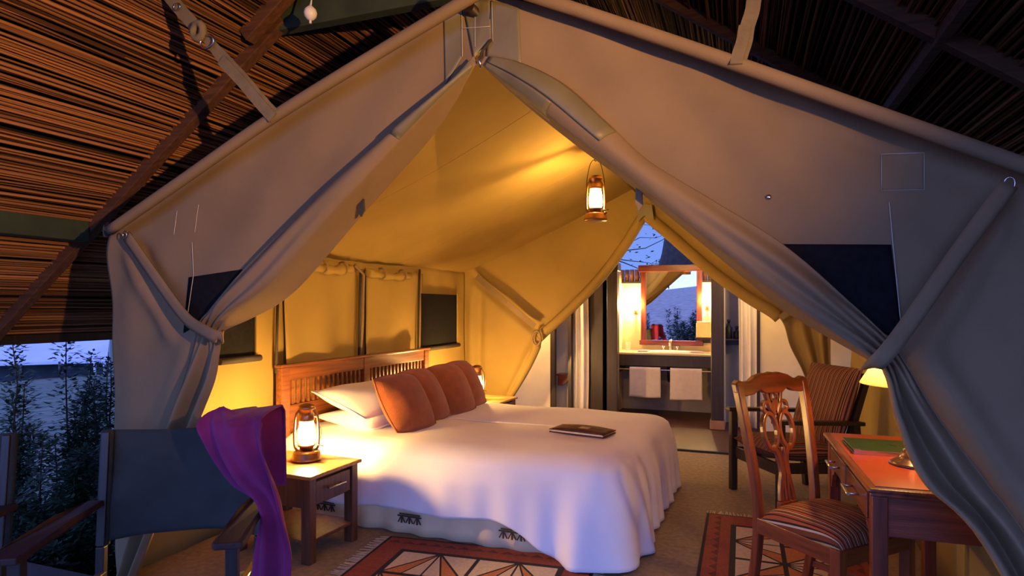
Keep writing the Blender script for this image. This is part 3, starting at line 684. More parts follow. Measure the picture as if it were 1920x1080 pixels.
# ================================================================= RUGS
KRED = M('kilim_red', (.27, .055, .025), .97, .2, 60, bump=.9, bscale=260); KBLK = M('kilim_black', (.025, .016, .012), .97, .2, 60, bump=.9, bscale=260)
KCRM = M('kilim_cream', (.62, .50, .33), .97, .12, 60, bump=.9, bscale=260); KORG = M('kilim_orange', (.52, .19, .055), .97, .15, 60, bump=.9, bscale=260)
KMAR = M('kilim_maroon', (.13, .028, .018), .97, .2, 60, bump=.9, bscale=260)
def rug(label, loc, rz, L, W):
    t = thing('rug', label, 'rug', loc, rz, 'kilim rugs')
    b = B(); b.box(-L / 2, L / 2, -W / 2, W / 2, .001, .008, 1)
    b.box(-L / 2 + .018, L / 2 - .018, -W / 2 + .018, W / 2 - .018, .008, .0095, 0)
    n = 14
    for s in (-1, 1):
        for i in range(n):
            x0, x1 = lerp(-L / 2 + .03, L / 2 - .03, i / n), lerp(-L / 2 + .03, L / 2 - .03, (i + 1) / n)
            y = s * (W / 2 - .075); b.add([(x0, y - .02, .0102), (x1, y - .02, .0102), ((x0 + x1) / 2, y + .02, .0102)], [(0, 1, 2)] , False, 4)
    fl, fw = L * .36, W * .30
    b.box(-fl - .02, fl + .02, -fw - .02, fw + .02, .0095, .0108, 1)
    nx, ny, z = 4, 2, .0118
    def tri(p, q, r, mi):
        c = ((p[0] + q[0] + r[0]) / 3, (p[1] + q[1] + r[1]) / 3); k = lambda a: (lerp(c[0], a[0], .86), lerp(c[1], a[1], .86), z)
        b.add([k(p), k(q), k(r)], [(0, 1, 2)], False, mi)
    for i in range(nx):
        for j in range(ny):
            x0, x1, y0, y1 = lerp(-fl, fl, i / nx), lerp(-fl, fl, (i + 1) / nx), lerp(-fw, fw, j / ny), lerp(-fw, fw, (j + 1) / ny)
            if (i + j) % 2: A, Bq, Cc, D = (x0, y0), (x1, y0), (x1, y1), (x0, y1)
            else: A, Bq, Cc, D = (x1, y0), (x0, y0), (x0, y1), (x1, y1)
            m_ = ((x0 + x1) / 2, y0 if j else y1); o_ = ((x0 + x1) / 2, y1 if j else y0)
            e = lambda p, q, r, mi: tri(p, q, r, mi) if (q[0] - p[0]) * (r[1] - p[1]) - (q[1] - p[1]) * (r[0] - p[0]) > 0 else tri(p, r, q, mi)
            e(A, Cc, D, 2 if j else 3); e(A, ((A[0] + Bq[0]) / 2, A[1]), Cc, 3 if j else 2); e(((A[0] + Bq[0]) / 2, A[1]), Bq, Cc, 2)
    b.make('woven_field', [KRED, KBLK, KCRM, KORG, KMAR], t)
    r3 = random.Random(int(L * 100)); f = B()
    for s in (-1, 1):
        for i in range(70):
            y = lerp(-W / 2, W / 2, (i + .5) / 70); x = s * L / 2; dx = s * r3.uniform(.05, .085); dy = r3.uniform(-.02, .02)
            f.bar((x, y, .005), (x + dx, y + dy, .003), .005, .003)
    f.make('fringe', KCRM, t, kind='stuff')
    return t
rug('red kilim rug with cream diamonds beside the bed', (-1.33, 2.87, .0), R(5), 1.26, .98)
rug('red kilim rug with cream diamonds under the desk chair', (.22, 3.66, .0), R(90), 1.5, .88)

# ================================================================= DESK, LAMP, FOLDER
dk = thing('writing_desk', 'mahogany writing desk with red top and side drawer', 'desk', (.655, 3.04, 0), R(1.5))
DX, DY, DH = .25, .525, .76
DTOP = M('desk_leather_red', (.40, .05, .018), .36, .12, 6, bump=.1, bscale=120, coat=.3)
B().box(-DX, DX, -DY, DY, DH - .022, DH - .003).make('desk_top', WOODRED_Y, dk, bevel=.009)
B().box(-DX + .012, DX - .012, -DY + .012, DY - .012, DH - .036, DH - .022).make('top_moulding', WOODRED_Y, dk, bevel=.006)
B().box(-DX + .03, DX - .03, -DY + .03, DY - .03, DH - .003, DH).make('writing_surface', DTOP, dk)
for sx in (-1, 1):
    for sy in (-1, 1):
        x, y = sx * (DX - .045), sy * (DY - .05)
        B().box(x - .026, x + .026, y - .026, y + .026, 0, DH - .036).make('leg', WOODRED, dk, bevel=.005)
for sy in (-1, 1): B().box(-DX + .07, DX - .07, sy * (DY - .045) - .01, sy * (DY - .045) + .01, .58, DH - .036).make('end_apron', WOODRED_X, dk, bevel=.003)
B().box(DX - .05, DX - .03, -DY + .076, DY - .076, .58, DH - .036).make('back_apron', WOODRED_Y, dk)
fa = B().box(-DX + .03, -DX + .045, -DY + .076, DY - .076, .60, DH - .036).make('front_apron', WOODRED_Y, dk, bevel=.002)
for k, (y0, y1) in enumerate(((-.41, -.01), (.01, .41))):
    d = B().box(-DX + .018, -DX + .03, y0, y1, .615, DH - .048).make('drawer', WOODRED_Y, dk, bevel=.004); c = (y0 + y1) / 2
    h = B().tube([(-DX - .02, c - .07, .665), (-DX - .02, c + .07, .665)], .006, 8)
    for y in (c - .06, c + .06): h.tube([(-DX - .02, y, .665), (-DX + .02, y, .665)], .005, 8)
    h.make('handle', STEEL, d)
for sy in (-1, 1):
    y = sy * (DY - .076); B().prism([(0, 0), (.10, 0), (.085, -.02), (.05, -.03), (.035, -.06), (.02, -.095), (0, -.10)], lambda a, b_, d: (-DX + .045 + d * .0 - d, y - sy * a, .60 + b_), .018).make('corner_bracket', WOODRED_Y, dk)
def deskp(x, y, z=DH): return Matrix.Translation(dk.location) @ Matrix.Rotation(R(1.5), 4, 'Z') @ Vector((x, y, z))
dl = thing('table_lamp', 'turned bronze table lamp with cream shade on the desk', 'lamp', WZ(1712, 872, DH))
TURN = M('turned_bronze', (.16, .085, .055), .28, .3, 12, metal=.6)
B().lathe([(0, 0), (.082, 0), (.085, .005), (.078, .012), (.070, .014), (.066, .02), (.055, .024), (.045, .034), (.042, .05), (0, .05)], n=32).make('lamp_base', TURN, dl)
B().lathe([(.034, .05), (.036, .06), (.022, .07), (.016, .09), (.024, .11), (.030, .13), (.022, .155), (.012, .18), (.010, .29), (.015, .30), (.010, .31), (.008, .36), (0, .36)], n=24).make('lamp_stem', TURN, dl)
B().lathe([(.19, .325), (.10, .475)], n=32).make('lamp_shade', SHADE, dl, thick=.0015)
B().lathe([(0, .345), (.02, .352), (.028, .372), (.022, .396), (.012, .41), (0, .412)], n=16).make('bulb', emit('bulb_glow', (1, .58, .2), 330), dl)
B().tube([(-.10, 0, .468), (0, 0, .468), (.10, 0, .468)], .002, 5).tube([(0, 0, .36), (0, 0, .47)], .003, 6).make('shade_fitter', BRASS, dl)
FGREEN = M('green_leather', (.012, .05, .022), .4, .2, 25, bump=.3, bscale=140)
fg = thing('desk_folder', 'dark green leather folder with metal edges on the desk', 'folder', deskp(-.005, .16, DH + .001), R(2)); fg.scale = (1.2, 1.15, 1.2)
B().box(-.16, .16, -.12, .12, 0, .004).make('back_cover', FGREEN, fg, bevel=.002); B().box(-.152, .152, -.114, .114, .004, .011).make('pages', KCRM, fg)
B().box(-.16, .16, -.12, .12, .011, .015).make('front_cover', FGREEN, fg, bevel=.002)
for sx in (-1, 1): B().box(sx * .15 - .012, sx * .15 + .012, -.122, -.10, .0145, .0165).make('metal_corner', STEEL, fg)
B().box(-.161, .161, -.1225, -.1195, .0, .015).make('metal_edge', STEEL, fg)
m = B(); m.bar((.0, -.0, .0158), (.02, .02, .0158), .003, .001); m.bar((.0, -.0, .0158), (-.015, .025, .0158), .003, .001); m.bar((.0, .0, .0158), (.005, -.03, .0158), .003, .001); m.make('gilt_stamp', BRASS, fg)

# ================================================================= CARVED DESK CHAIR
STR = stripes('chair_stripes', [(0, (.05, .02, .012)), (.12, (.40, .10, .035)), (.30, (.05, .02, .012)), (.38, (.60, .46, .28)), (.46, (.20, .055, .02)), (.66, (.05, .02, .012)), (.74, (.45, .30, .15)), (.82, (.28, .07, .025))], .052)
dc = thing('desk_chair', 'carved mahogany chair with pierced splat and striped seat at the desk', 'chair', (.354, 3.02, 0), R(-133)); dc.scale = (.92, 1, 1)
# local: +y faces forward, x across, back at y = -.21
def seatpad(u, v):
    x, y = 2 * u - 1, 2 * v - 1; w = .225 + .025 * v; e = max(0, (1 - abs(x) ** 3.5) * (1 - abs(y) ** 3.5)) ** .5
    return (x * w, y * .20 + .015, .452 + .075 * e)
B().grid(seatpad, 24, 24).make('seat_cushion', STR, dc, thick=.01)
B().box(-.225, .225, .19, .225, .385, .455).make('front_rail', WOODRED_X, dc, bevel=.004); B().box(-.20, .20, -.225, -.195, .385, .455).make('back_rail', WOODRED_X, dc, bevel=.004)
for s in (-1, 1):
    B().bar((s * .215, -.20, .42), (s * .24, .20, .42), .028, .07).make('side_rail', WOODRED_Y, dc, bevel=.004)
    B().bar((s * .24, .205, 0), (s * .24, .205, .455), .046, .046, (0, 1, 0)).make('leg', WOODRED, dc, bevel=.004)
    pts = [cr_spline([(s * .205, -.27, 0), (s * .205, -.225, .25), (s * .205, -.21, .45), (s * .212, -.225, .62), (s * .228, -.265, .85), (s * .238, -.305, 1.035)], i / 20) for i in range(21)]
    B().sweep(pts, .036, .042, (1, 0, 0)).make('leg', WOODRED, dc, bevel=.005)
    B().bar((s * .205, -.225, .17), (s * .24, .20, .17), .018, .03).make('stretcher', WOODRED_Y, dc, bevel=.003)
B().bar((-.22, -.01, .17), (.22, -.01, .17), .018, .03).make('stretcher', WOODRED_X, dc, bevel=.003)
def bky(z): return -.21 - .015 * smooth(.45, .62, z) - .08 * max(0, z - .62) / .415
top = [(-.258, 1.00), (-.262, 1.045), (-.235, 1.06), (-.20, 1.05), (-.16, 1.052), (-.12, 1.072), (-.06, 1.085), (-.03, 1.082), (0, 1.088), (.03, 1.082), (.06, 1.085), (.12, 1.072), (.16, 1.052), (.20, 1.05), (.235, 1.06), (.262, 1.045), (.258, 1.00),
       (.20, .985), (.14, .992), (.10, 1.012), (.06, .99), (-.06, .99), (-.10, 1.012), (-.14, .992), (-.20, .985)]
B().prism(top, lambda a, z, d: (a, bky(z) - .018 + d, z), .034).make('top_rail', WOODRED_X, dc, bevel=.006)
def strand(pts, w=.02, n=26, closed=False, t=.02):
    q = [cr_spline([(x, 0, z) for x, z in pts], i / n) for i in range(n + (0 if closed else 1))]
    return B().sweep([(p.x, bky(p.z), p.z) for p in q], w, t, (0, 1, 0), closed)
sp = B().bar((-.06, bky(.475), .475), (.06, bky(.475), .475), .03, .05).make('splat', WOODRED, dc, bevel=.005)
for s in (-1, 1):
    strand([(s * .045, .50), (s * .036, .56), (s * .020, .63), (s * .026, .70), (s * .050, .745)], .024).make('splat_strand', WOODRED, sp, bevel=.003)
    strand([(s * .010, .50), (s * .011, .60), (s * .006, .67), (s * .016, .74)], .016).make('splat_strand', WOODRED, sp, bevel=.003)
    el = [(s * .058 + .049 * math.cos(k * .2618), .818 + .082 * math.sin(k * .2618)) for k in range(24)]
    B().sweep([(x, bky(z), z) for x, z in el], .019, .022, (0, 1, 0), True).make('splat_oval', WOODRED, sp, bevel=.003)
    strand([(s * .06, .90), (s * .085, .915), (s * .08, .945), (s * .05, .95), (s * .024, .93), (s * .008, .89)], .016).make('splat_strand', WOODRED, sp, bevel=.003)
    strand([(s * .006, .89), (s * .034, .925), (s * .042, .955), (s * .055, .995)], .020).make('splat_strand', WOODRED, sp, bevel=.003)
    strand([(s * .012, .955), (s * .026, .965), (s * .020, .985), (s * .004, .995)], .012).make('splat_strand', WOODRED, sp, bevel=.003)
B().prism([(-.03, .925), (0, .905), (.03, .925), (.022, .95), (0, .965), (-.022, .95)], lambda a, z, d: (a, bky(z) - .01 + d, z), .02).make('splat_boss', WOODRED, sp, bevel=.003)

# ================================================================= STRIPED ARMCHAIR
STR2 = stripes('armchair_stripes', [(0, (.05, .022, .014)), (.2, (.30, .105, .045)), (.4, (.05, .022, .014)), (.5, (.34, .22, .10)), (.62, (.06, .025, .015)), (.8, (.24, .10, .05))], .043)
ac = thing('armchair', 'wooden armchair with brown striped cushions in the back corner', 'chair', (.33, 4.98, 0), R(122))
for s in (-1, 1):
    B().bar((s * .29, .28, 0), (s * .29, .28, .60), .045, .05, (0, 1, 0)).make('leg', WOODDARK, ac, bevel=.004)
    B().bar((s * .29, -.36, 0), (s * .29, -.30, .60), .045, .05, (0, 1, 0)).make('leg', WOODDARK, ac, bevel=.004)
    B().bar((s * .29, .33, .62), (s * .29, -.36, .585), .07, .028, (0, 0, 1)).make('armrest', WOODDARK, ac, bevel=.006)
    B().bar((s * .27, .27, .30), (s * .27, -.30, .27), .03, .07).make('side_rail', WOODDARK, ac, bevel=.003)
    B().bar((s * .25, -.22, .28), (s * .25, -.44, .92), .035, .045, (0, 1, 0)).make('back_post', WOODDARK, ac, bevel=.003)
B().bar((-.27, .27, .29), (.27, .27, .29), .03, .08).make('front_rail', WOODDARK, ac, bevel=.003); B().bar((-.27, -.28, .27), (.27, -.28, .27), .03, .07).make('back_rail', WOODDARK, ac)
B().bar((-.25, -.43, .90), (.25, -.43, .90), .03, .05).make('top_rail', WOODDARK, ac)
def rpad(w, h, t):
    b = pad(w, h, t, .0, 16); b.v = [(x, y, math.copysign(min(abs(z) * 1.6, t / 2), z)) for x, y, z in b.v]; return b
o = rpad(.54, .56, .13).make('seat_cushion', STR2, ac); o.location = (0, .02, .385); o.rotation_euler = (R(3), 0, 0)
o = rpad(.54, .62, .12).make('back_cushion', STR2, ac); o.location = (0, -.285, .67); o.rotation_euler = (R(109), 0, 0)

WOODARM = wood('dark_arm_wood', (.035, .012, .008), (.06, .02, .011), .75, 'y', 0)
# ================================================================= DIRECTOR CHAIRS AND SCARF ON THE VERANDA
FA = math.atan2(-.85, .53)                       # facing direction of the chair
d1 = thing('safari_chair', 'folding safari chair with olive canvas back in front of the tent', 'chair', (-2.14, 1.84, -.004), FA - R(90))
# local: +y faces forward, back at y=-.2
for s in (-1, 1):
    B().bar((s * .31, -.22, .40), (s * .31, -.27, .87), .03, .035, (0, 1, 0)).make('back_post', WOODDARK, d1, bevel=.004)
    B().bar((s * .31, -.20, 0), (s * .31, -.22, .40), .034, .04, (0, 1, 0)).make('leg', WOODDARK, d1, bevel=.004)
    B().bar((s * .33, .36, 0), (s * .33, .36, .585), .04, .045, (0, 1, 0)).make('leg', WOODDARK, d1, bevel=.004)
    B().prism([(-.03, -.24), (.035, -.24), (.050, .02), (.055, .43), (.045, .445), (-.045, .445), (-.05, .4), (-.045, .02)], lambda a, b_, d: (s * .335 + a, b_, .585 + d - .02 * (b_ < -.2)), .024)  .make('armrest', WOODARM, d1, bevel=.005)
    B().bar((s * .30, -.20, .28), (s * .30, .36, .33), .03, .04).make('seat_rail', WOODDARK, d1, bevel=.004)
    B().bar((s * .32, -.20, .12), (s * .32, .36, .12), .022, .035).make('stretcher', WOODDARK, d1, bevel=.004)
B().grid(lambda u, v: (lerp(-.335, .335, u), -.235 - .05 * smooth(0, 1, v) - .045 * math.sin(math.pi * u) * (1 - .3 * v) + .006 * math.sin(u * 14 + v * 5), lerp(.41 + .015 * math.sin(math.pi * u), .875 - .012 * math.sin(math.pi * u), v)), 30, 18).make('canvas_back', OLIVE, d1, thick=.006)
for s in (-1, 1): B().tube([(s * .312, -.235, .40), (s * .312, -.285, .872)], .026, 10).make('canvas_sleeve', OLIVE, d1)
B().grid(lambda u, v: (lerp(-.30, .30, u), lerp(-.12, .36, v), .29 + .05 * v - .04 * math.sin(math.pi * u)), 16, 10).make('canvas_seat', OLIVE, d1, thick=.006)
B().bar((-.32, .36, .14), (.32, .36, .14), .022, .035).make('stretcher', WOODDARK, d1, bevel=.004)
for s in (-1, 1): B().lathe([(0, -.012), (.008, -.012), (.008, .012), (0, .012)], (s * .318, -.255, .43), 10, 'y').make('bolt', STEEL, d1)
dup(d1, 'folding safari chair cut by the left edge of the picture', (-3.01, 1.33, -.004), FA - R(90) - R(3), None)
# ---- scarf thrown over the right end of the chair back
sf = thing('scarf', 'purple scarf thrown over the right end of the safari chair back', 'scarf', (-2.0, 2.05, .4))
SO = [(412, 764), (386, 776), (366, 798), (378, 830), (400, 868), (432, 910), (472, 940), (482, 975), (470, 1030), (464, 1100)]
SI = [(418, 762), (452, 778), (487, 790), (486, 815), (490, 850), (503, 890), (517, 930), (530, 975), (548, 1040), (546, 1100)]
def scarf_fn(u, v):
    o = cr_spline([(*p, 0) for p in SO], v); i = cr_spline([(*p, 0) for p in SI], v); q = o.lerp(i, u)
    Y = lerp(1.99, 1.90, smooth(0, .3, v)) - .0 * v
    p = WY(q.x, q.y, Y + .20 * (q.x - 430) / 120 * .35)
    p.y += .022 * math.sin(u * 8 + v * 2.2) * smooth(.02, .25, v) + .010 * math.sin(u * 19 - v * 4) * smooth(0, .2, v) + .004 * math.sin(v * 9 + u * 3)
    p.z = max(p.z, .02); return p
o = off_to(B().grid(scarf_fn, 44, 70).make('front_fall', PURPLE, sf, thick=.006), sf)
def scarf_back(u, v):
    p = scarf_fn(u, .06 + .30 * (1 - v)); top = scarf_fn(u, .06)
    b_ = Vector((top.x + .02 * v, 2.04 + .10 * math.sin(math.pi * min(1, v * .6 + .1)) + .12, 0)); k = smooth(0, .25, v)
    return Vector((lerp(scarf_fn(u, .22).x, b_.x, k * .4), lerp(scarf_fn(u, .22).y, 2.16 + .03 * math.sin(u * 9), k), scarf_fn(u, .22).z + .03 * math.sin(math.pi * min(1, v * 3)) * (v < .34) - .40 * max(0, v - .2)))
off_to(B().grid(scarf_back, 24, 20).make('back_fall', PURPLE, sf, thick=.006), sf)

# ================================================================= BATHROOM BEHIND THE TENT
YW = 7.5; YR = 8.62
def xw(px): return xat(px, YW)
def wallbox(name, px0, px1, z0, z1, m, y0=YW, y1=YW + .06, label=None, **k):
    o = B().box(xw(px0), xw(px1), y0, y1, z0, z1).make(name, m, **k); struct(o, label); return o
wallbox('wall_bathroom_left', 780, 1034, 0, 1.95, WHITEWALL, label='cream partition wall behind the rear flap')
wallbox('trim_2', 1033, 1041, 0, 1.95, WOODDARK, YW - .03)
struct(B().box(xw(990), xw(1110), 7.85, 7.91, 0, 2.0).make('wall_shower', WHITEWALL), 'cream inner wall seen between door posts')
wallbox('trim_3', 1066, 1072, 0, 1.95, WOODDARK, YW - .03)
wallbox('wall_bathroom_dark', 1098, 1140, 0, 1.83, WOODDARK, YW + .1, YW + .16, label='dark panelled wall left of the vanity')
wallbox('trim_4', 1138, 1158, 0, 1.83, WOODDARK, YW - .02, YW + .12, bevel=.008)
wallbox('trim_5', 1333, 1357, .09, 2.0, WOODDARK, YW - .02, YW + .12, bevel=.008)
PLINTH = M('plinth_concrete', (.30, .15, .10), .8, .15)
wallbox('trim_6', 1331, 1359, 0, .10, PLINTH, YW - .04, YW + .14, bevel=.006)
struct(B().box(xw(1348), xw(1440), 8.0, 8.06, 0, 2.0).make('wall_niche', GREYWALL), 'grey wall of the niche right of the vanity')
wallbox('trim_7', 1419, 1425, 0, 1.95, WOODDARK, YW - .03)
wallbox('wall_bathroom_right', 1424, 1700, 0, 1.95, WHITEWALL, label='cream partition wall behind the armchair')
xl, xr = xat(1167, YR), xw(1345)
wr = B().box(xl - .3, xr + .3, YR, YR + .08, .805, 1.72).make('wall_vanity', WHITEWALL); struct(wr, 'cream wall behind the mirror lit by sconces')
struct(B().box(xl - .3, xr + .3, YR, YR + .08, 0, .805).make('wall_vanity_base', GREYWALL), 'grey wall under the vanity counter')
struct(B().box(xl - .06, xl, YW + .1, YR, 0, 1.72).make('wall_vanity_left', WHITEWALL)); struct(B().box(xr + .02, xr + .08, YW + .1, YR, 0, 1.72).make('wall_vanity_right', WHITEWALL))
FRZ = wood('frieze_wood', (.33, .17, .07), (.42, .22, .09), .7, 'z', 0)
fz = B().box(xl - .3, xr + .3, YR - .03, YR + .1, 1.72, 1.745).make('trim_8', WOODDARK); struct(fz, 'pole frieze above the vanity wall')
for i in range(26): x = lerp(xl - .25, xr + .25, (i + .5) / 26); B().tube([(x, YR + .03, 1.745), (x, YR + .03, 1.91)], .032, 8).make('pole', FRZ, fz)
for i in range(14): y = lerp(YW + .15, YR - .05, (i + .5) / 14); B().tube([(xl - .03, y, 1.72), (xl - .03, y, 1.88)], .032, 8).make('pole', FRZ, fz)
wallbox('trim_9', 1095, 1160, 1.83, 1.93, WOODDARK, YW - .05, YW + .16, bevel=.01)
B().box(-3.0, 1.0, 6.95, 7.0, 2.2, 2.22)
# door curtains
SHEER = M('white_door_curtain', (.72, .66, .62), .9, .05, 8, bump=.2)
def hang(label, px0, px1, ztop, Y, ph):
    a, b_ = xat(px0, Y), xat(px1, Y)
    o = B().grid(lambda u, v: (lerp(a, b_, u) + .02 * math.sin(v * 3) * (1 - v), Y + .022 * math.sin(u * 15 + ph) + .004 * math.sin(u * 31), lerp(.03, ztop, v)), 60, 12).make('door_curtain', SHEER, thick=.003)
    tag(o, label, 'curtain', 'white bathroom door curtains')
hang('white curtain in the doorway left of the vanity', 1069, 1102, 1.9, YW + .04, 0)
hang('white curtain in the doorway right of the vanity', 1384, 1420, 1.9, YW + .04, 2)
# small shelf in the left doorway
sh = thing('corner_shelf', 'small wooden shelf in the doorway beside the white curtain', 'shelf', (xw(1050), YW + .2, .52)); B().prism([(-.09, 0), (.09, 0), (.09, -.03), (-.03, -.13), (-.09, -.13)], lambda a, b_, d: (a, d, b_), .12).make('bracket', WOODRED_X, sh)
B().box(-.10, .10, -.02, .14, 0, .02).make('board', WOODRED_X, sh)
# niche shelf and bottles
n0 = thing('niche_shelf', 'small dark shelf in the niche right of the vanity', 'shelf', (xw(1374), 7.88, 1.02)); B().box(-.14, .14, -.1, .12, -.02, 0).make('board', WOODDARK, n0, bevel=.003); B().box(-.12, .12, .08, .12, -.08, -.02).make('cleat', WOODDARK, n0)
for k, (dx, h, lab) in enumerate(((-.05, .20, 'tall dark bottle on the niche shelf'), (.04, .12, 'short dark bottle on the niche shelf'))):
    bt = thing('bottle', lab, 'bottle', (xw(1374) + dx, 7.87, 1.02), 0, 'dark bottles in the niche'); B().lathe([(0, 0), (.038, 0), (.04, .01), (.04, h * .65), (.015, h * .8), (.015, h), (0, h)], n=16).make('body', IRON, bt); B().lathe([(0, h), (.02, h), (.02, h + .03), (0, h + .03)], n=12).make('cap', DARKSEAM, bt)
# vanity counter, basin, tap
CT = M('counter_stone', (.55, .46, .30), .3, .1, 9)
vn = thing('vanity_counter', 'stone topped vanity counter with dark wooden front', 'counter', ((xl + xr) / 2, 8.33, 0)); hw = (xr - xl) / 2
B().box(-hw, hw, -.28, .28, .785, .81).make('counter_top', CT, vn, bevel=.004); B().box(-hw, hw, -.26, -.23, .64, .785).make('front_board', WOODDARK, vn, bevel=.004)
B().tube([(.02, -.05, .64), (.02, -.05, .50), (.02, .0, .44), (.02, .2, .44)], .025, 8).make('waste_pipe', IRON, vn)
for s in (-1, 1): B().box(s * (hw - .03) - .02, s * (hw - .03) + .02, -.2, .25, .55, .785).make('support_bracket', WOODDARK, vn)
bs = thing('wash_basin', 'white oval wash basin set in the counter', 'basin', (WY(1257, 660, 8.3).x, 8.3, .81))
B().lathe([(.10, -.06), (.20, -.03), (.255, .006), (.275, .014), (.285, .008), (.285, 0)], n=40).make('bowl', CERAMIC, bs); bs.scale = (1.15, .72, 1)
B().lathe([(0, -.06), (.10, -.06)], n=24).make('bowl_bottom', CERAMIC, bs)
tp = thing('tap', 'chrome basin mixer tap with two handles', 'tap', (WY(1257, 660, 8.52).x, 8.52, .81))
B().lathe([(.03, 0), (.03, .01), (.018, .02), (.016, .10), (.02, .12), (.012, .15), (0, .155)], n=16).make('tap_body', STEEL, tp); B().tube([(0, 0, .09), (0, -.06, .12), (0, -.11, .10), (0, -.12, .07)], .011, 8).make('spout', STEEL, tp)
for s in (-1, 1): B().lathe([(.02, 0), (.014, .01), (.012, .04), (.024, .05), (.024, .065), (0, .07)], (s * .09, 0, 0), 12).make('tap_handle', STEEL, tp)
for px, lab in ((1208, 'folded white cloth on the counter left of the basin'), (1306, 'folded white cloth on the counter right of the basin')):
    c = WY(px, 660, 8.25); q = thing('face_cloth', lab, 'cloth', (c.x, 8.25, .81), R(8), 'folded cloths on the counter')
    for k in range(3): B().box(-.085 + .004 * k, .085 - .003 * k, -.06 + .003 * k, .06, k * .008, k * .008 + .0075).make('fold', TOWEL, q, bevel=.003)
# towel rail and towels
rl = thing('towel_rail', 'chrome towel rail under the vanity counter', 'towel rail', ((xl + xr) / 2, 7.99, .605)); B().tube([(-hw, 0, 0), (hw, 0, 0)], .008, 8).make('rail', STEEL, rl)
for s in (-1, 1): B().tube([(s * (hw - .06), 0, 0), (s * (hw - .06), .09, .06)], .007, 8).make('rail_bracket', STEEL, rl)
def towel(label, px0, px1, zb, ph):
    a, b_ = xat(px0, 7.99), xat(px1, 7.99); w = (b_ - a) / 2
    t = thing('towel', label, 'towel', ((a + b_) / 2, 7.99, .605), 0, 'white towels on the rail')
    def fn(u, v):
        x = lerp(-w, w, u) * (1 - .03 * math.sin(v * 3)); s = lerp(-1, 1, v); L = .605 - zb
        if s < -.08: return (x, -.020 + .006 * math.sin(u * 7 + ph) * -s, .012 + (s + .08) / .92 * L - .008 * math.sin(u * 3 + ph) * (s < -.9))
        if s > .08: return (x, .020, .012 - (s - .08) / .92 * (L - .05))
        th = s / .08 * math.pi / 2; return (x, .020 * math.sin(th), .012 + .014 * math.cos(th))
    B().grid(fn, 24, 40).make('terry_cloth', TOWEL, t, thick=.01)
    B().box(-w * .96, w * .97, -.031, -.027, -(.605 - zb) + .03, -(.605 - zb) + .05).make('hem_band', TOWEL, t)
towel('white towel hanging on the left half of the rail', 1180, 1239, .25, 0); towel('white towel hanging on the right half of the rail', 1256, 1317, .235, 2)
# mirror
MIR, t_, p_ = nodes('mirror_silver'); p_.inputs['Metallic'].default_value = 1; p_.inputs['Roughness'].default_value = .01; p_.inputs['Base Color'].default_value = (.85, .85, .85, 1)
mx0, mx1 = xat(1206, 8.55), xat(1311, 8.55); mz0, mz1 = WY(1258, 640, 8.55).z, WY(1258, 508, 8.55).z
mr = thing('wall_mirror', 'mahogany framed mirror above the wash basin', 'mirror', ((mx0 + mx1) / 2, 8.59, mz0)); w = (mx1 - mx0) / 2; H = mz1 - mz0
B().box(-w, w, -.012, -.006, 0, H).make('mirror_glass', MIR, mr)
B().box(-w, w, -.005, .02, 0, H).make('backing', WOODDARK, mr)
for s in (-1, 1): B().box(s * w - .035, s * w + .035, -.03, .02, -.02, H + .02).make('frame_stile', WOODRED, mr, bevel=.005)
B().box(-w - .07, w + .07, -.04, .02, H - .005, H + .085).make('frame_top', WOODRED_X, mr, bevel=.008); B().box(-w - .05, w + .05, -.05, .02, -.055, .01).make('frame_sill', WOODRED_X, mr, bevel=.008)
# wall sconces
SC = emit('sconce_bulb', (1, .66, .25), 1800)
def sconce(label, px, z):
    t = thing('wall_sconce', label, 'sconce', (xat(px, 8.5), 8.62, z), 0, 'sconces beside the mirror')
    B().box(-.03, .03, -.015, 0, -.10, .12).make('back_plate', BRASS, t, bevel=.004); B().tube([(0, 0, -.06), (0, -.06, -.07), (0, -.09, -.04)], .008, 8).make('arm', BRASS, t)
    B().lathe([(.02, -.04), (.035, -.03), (.04, .0), (.04, .13)], (0, -.09, 0), 18).make('glass_tube', GLASS, t); B().lathe([(0, -.02), (.014, -.01), (.018, .03), (.014, .075), (0, .09)], (0, -.09, 0), 12).make('bulb', SC, t)
    return t
sconce('glowing sconce on the wall left of the mirror', 1190, 1.40); sconce('glowing sconce between the mirror and the dark post', 1325, 1.46)
# tissue box on little shelf, tumbler
ts = thing('mirror_shelf', 'small dark shelf at the lower right of the mirror', 'shelf', (xat(1319, 8.4), 8.42, WY(1319, 633, 8.4).z)); B().box(-.10, .10, -.07, .2, -.025, 0).make('board', WOODDARK, ts, bevel=.003); B().box(-.08, .08, .17, .2, -.08, -.025).make('cleat', WOODDARK, ts)
tb = thing('tissue_box', 'pale yellow box on the shelf by the mirror', 'box', (xat(1319, 8.4), 8.42, WY(1319, 633, 8.4).z)); PALE = M('pale_card', (.80, .68, .36), .7, .04)
B().box(-.09, .09, -.06, .06, 0, .19).make('carton', PALE, tb, bevel=.006); B().box(-.085, .085, -.055, .055, .19, .205).make('lid', PALE, tb, bevel=.004)
c = WY(1178, 655, 8.45); tm = thing('tumbler', 'clear drinking glass at the left end of the counter', 'glass', (c.x, 8.45, .81)); B().lathe([(0, .004), (.03, .004), (.036, .11), (.038, .115)], n=20).make('wall', lampglass('clear_glass', (.9, .9, .9), .85, .12), tm); B().lathe([(0, 0), (.03, 0), (.03, .004)], n=20).make('base', CERAMIC, tm)

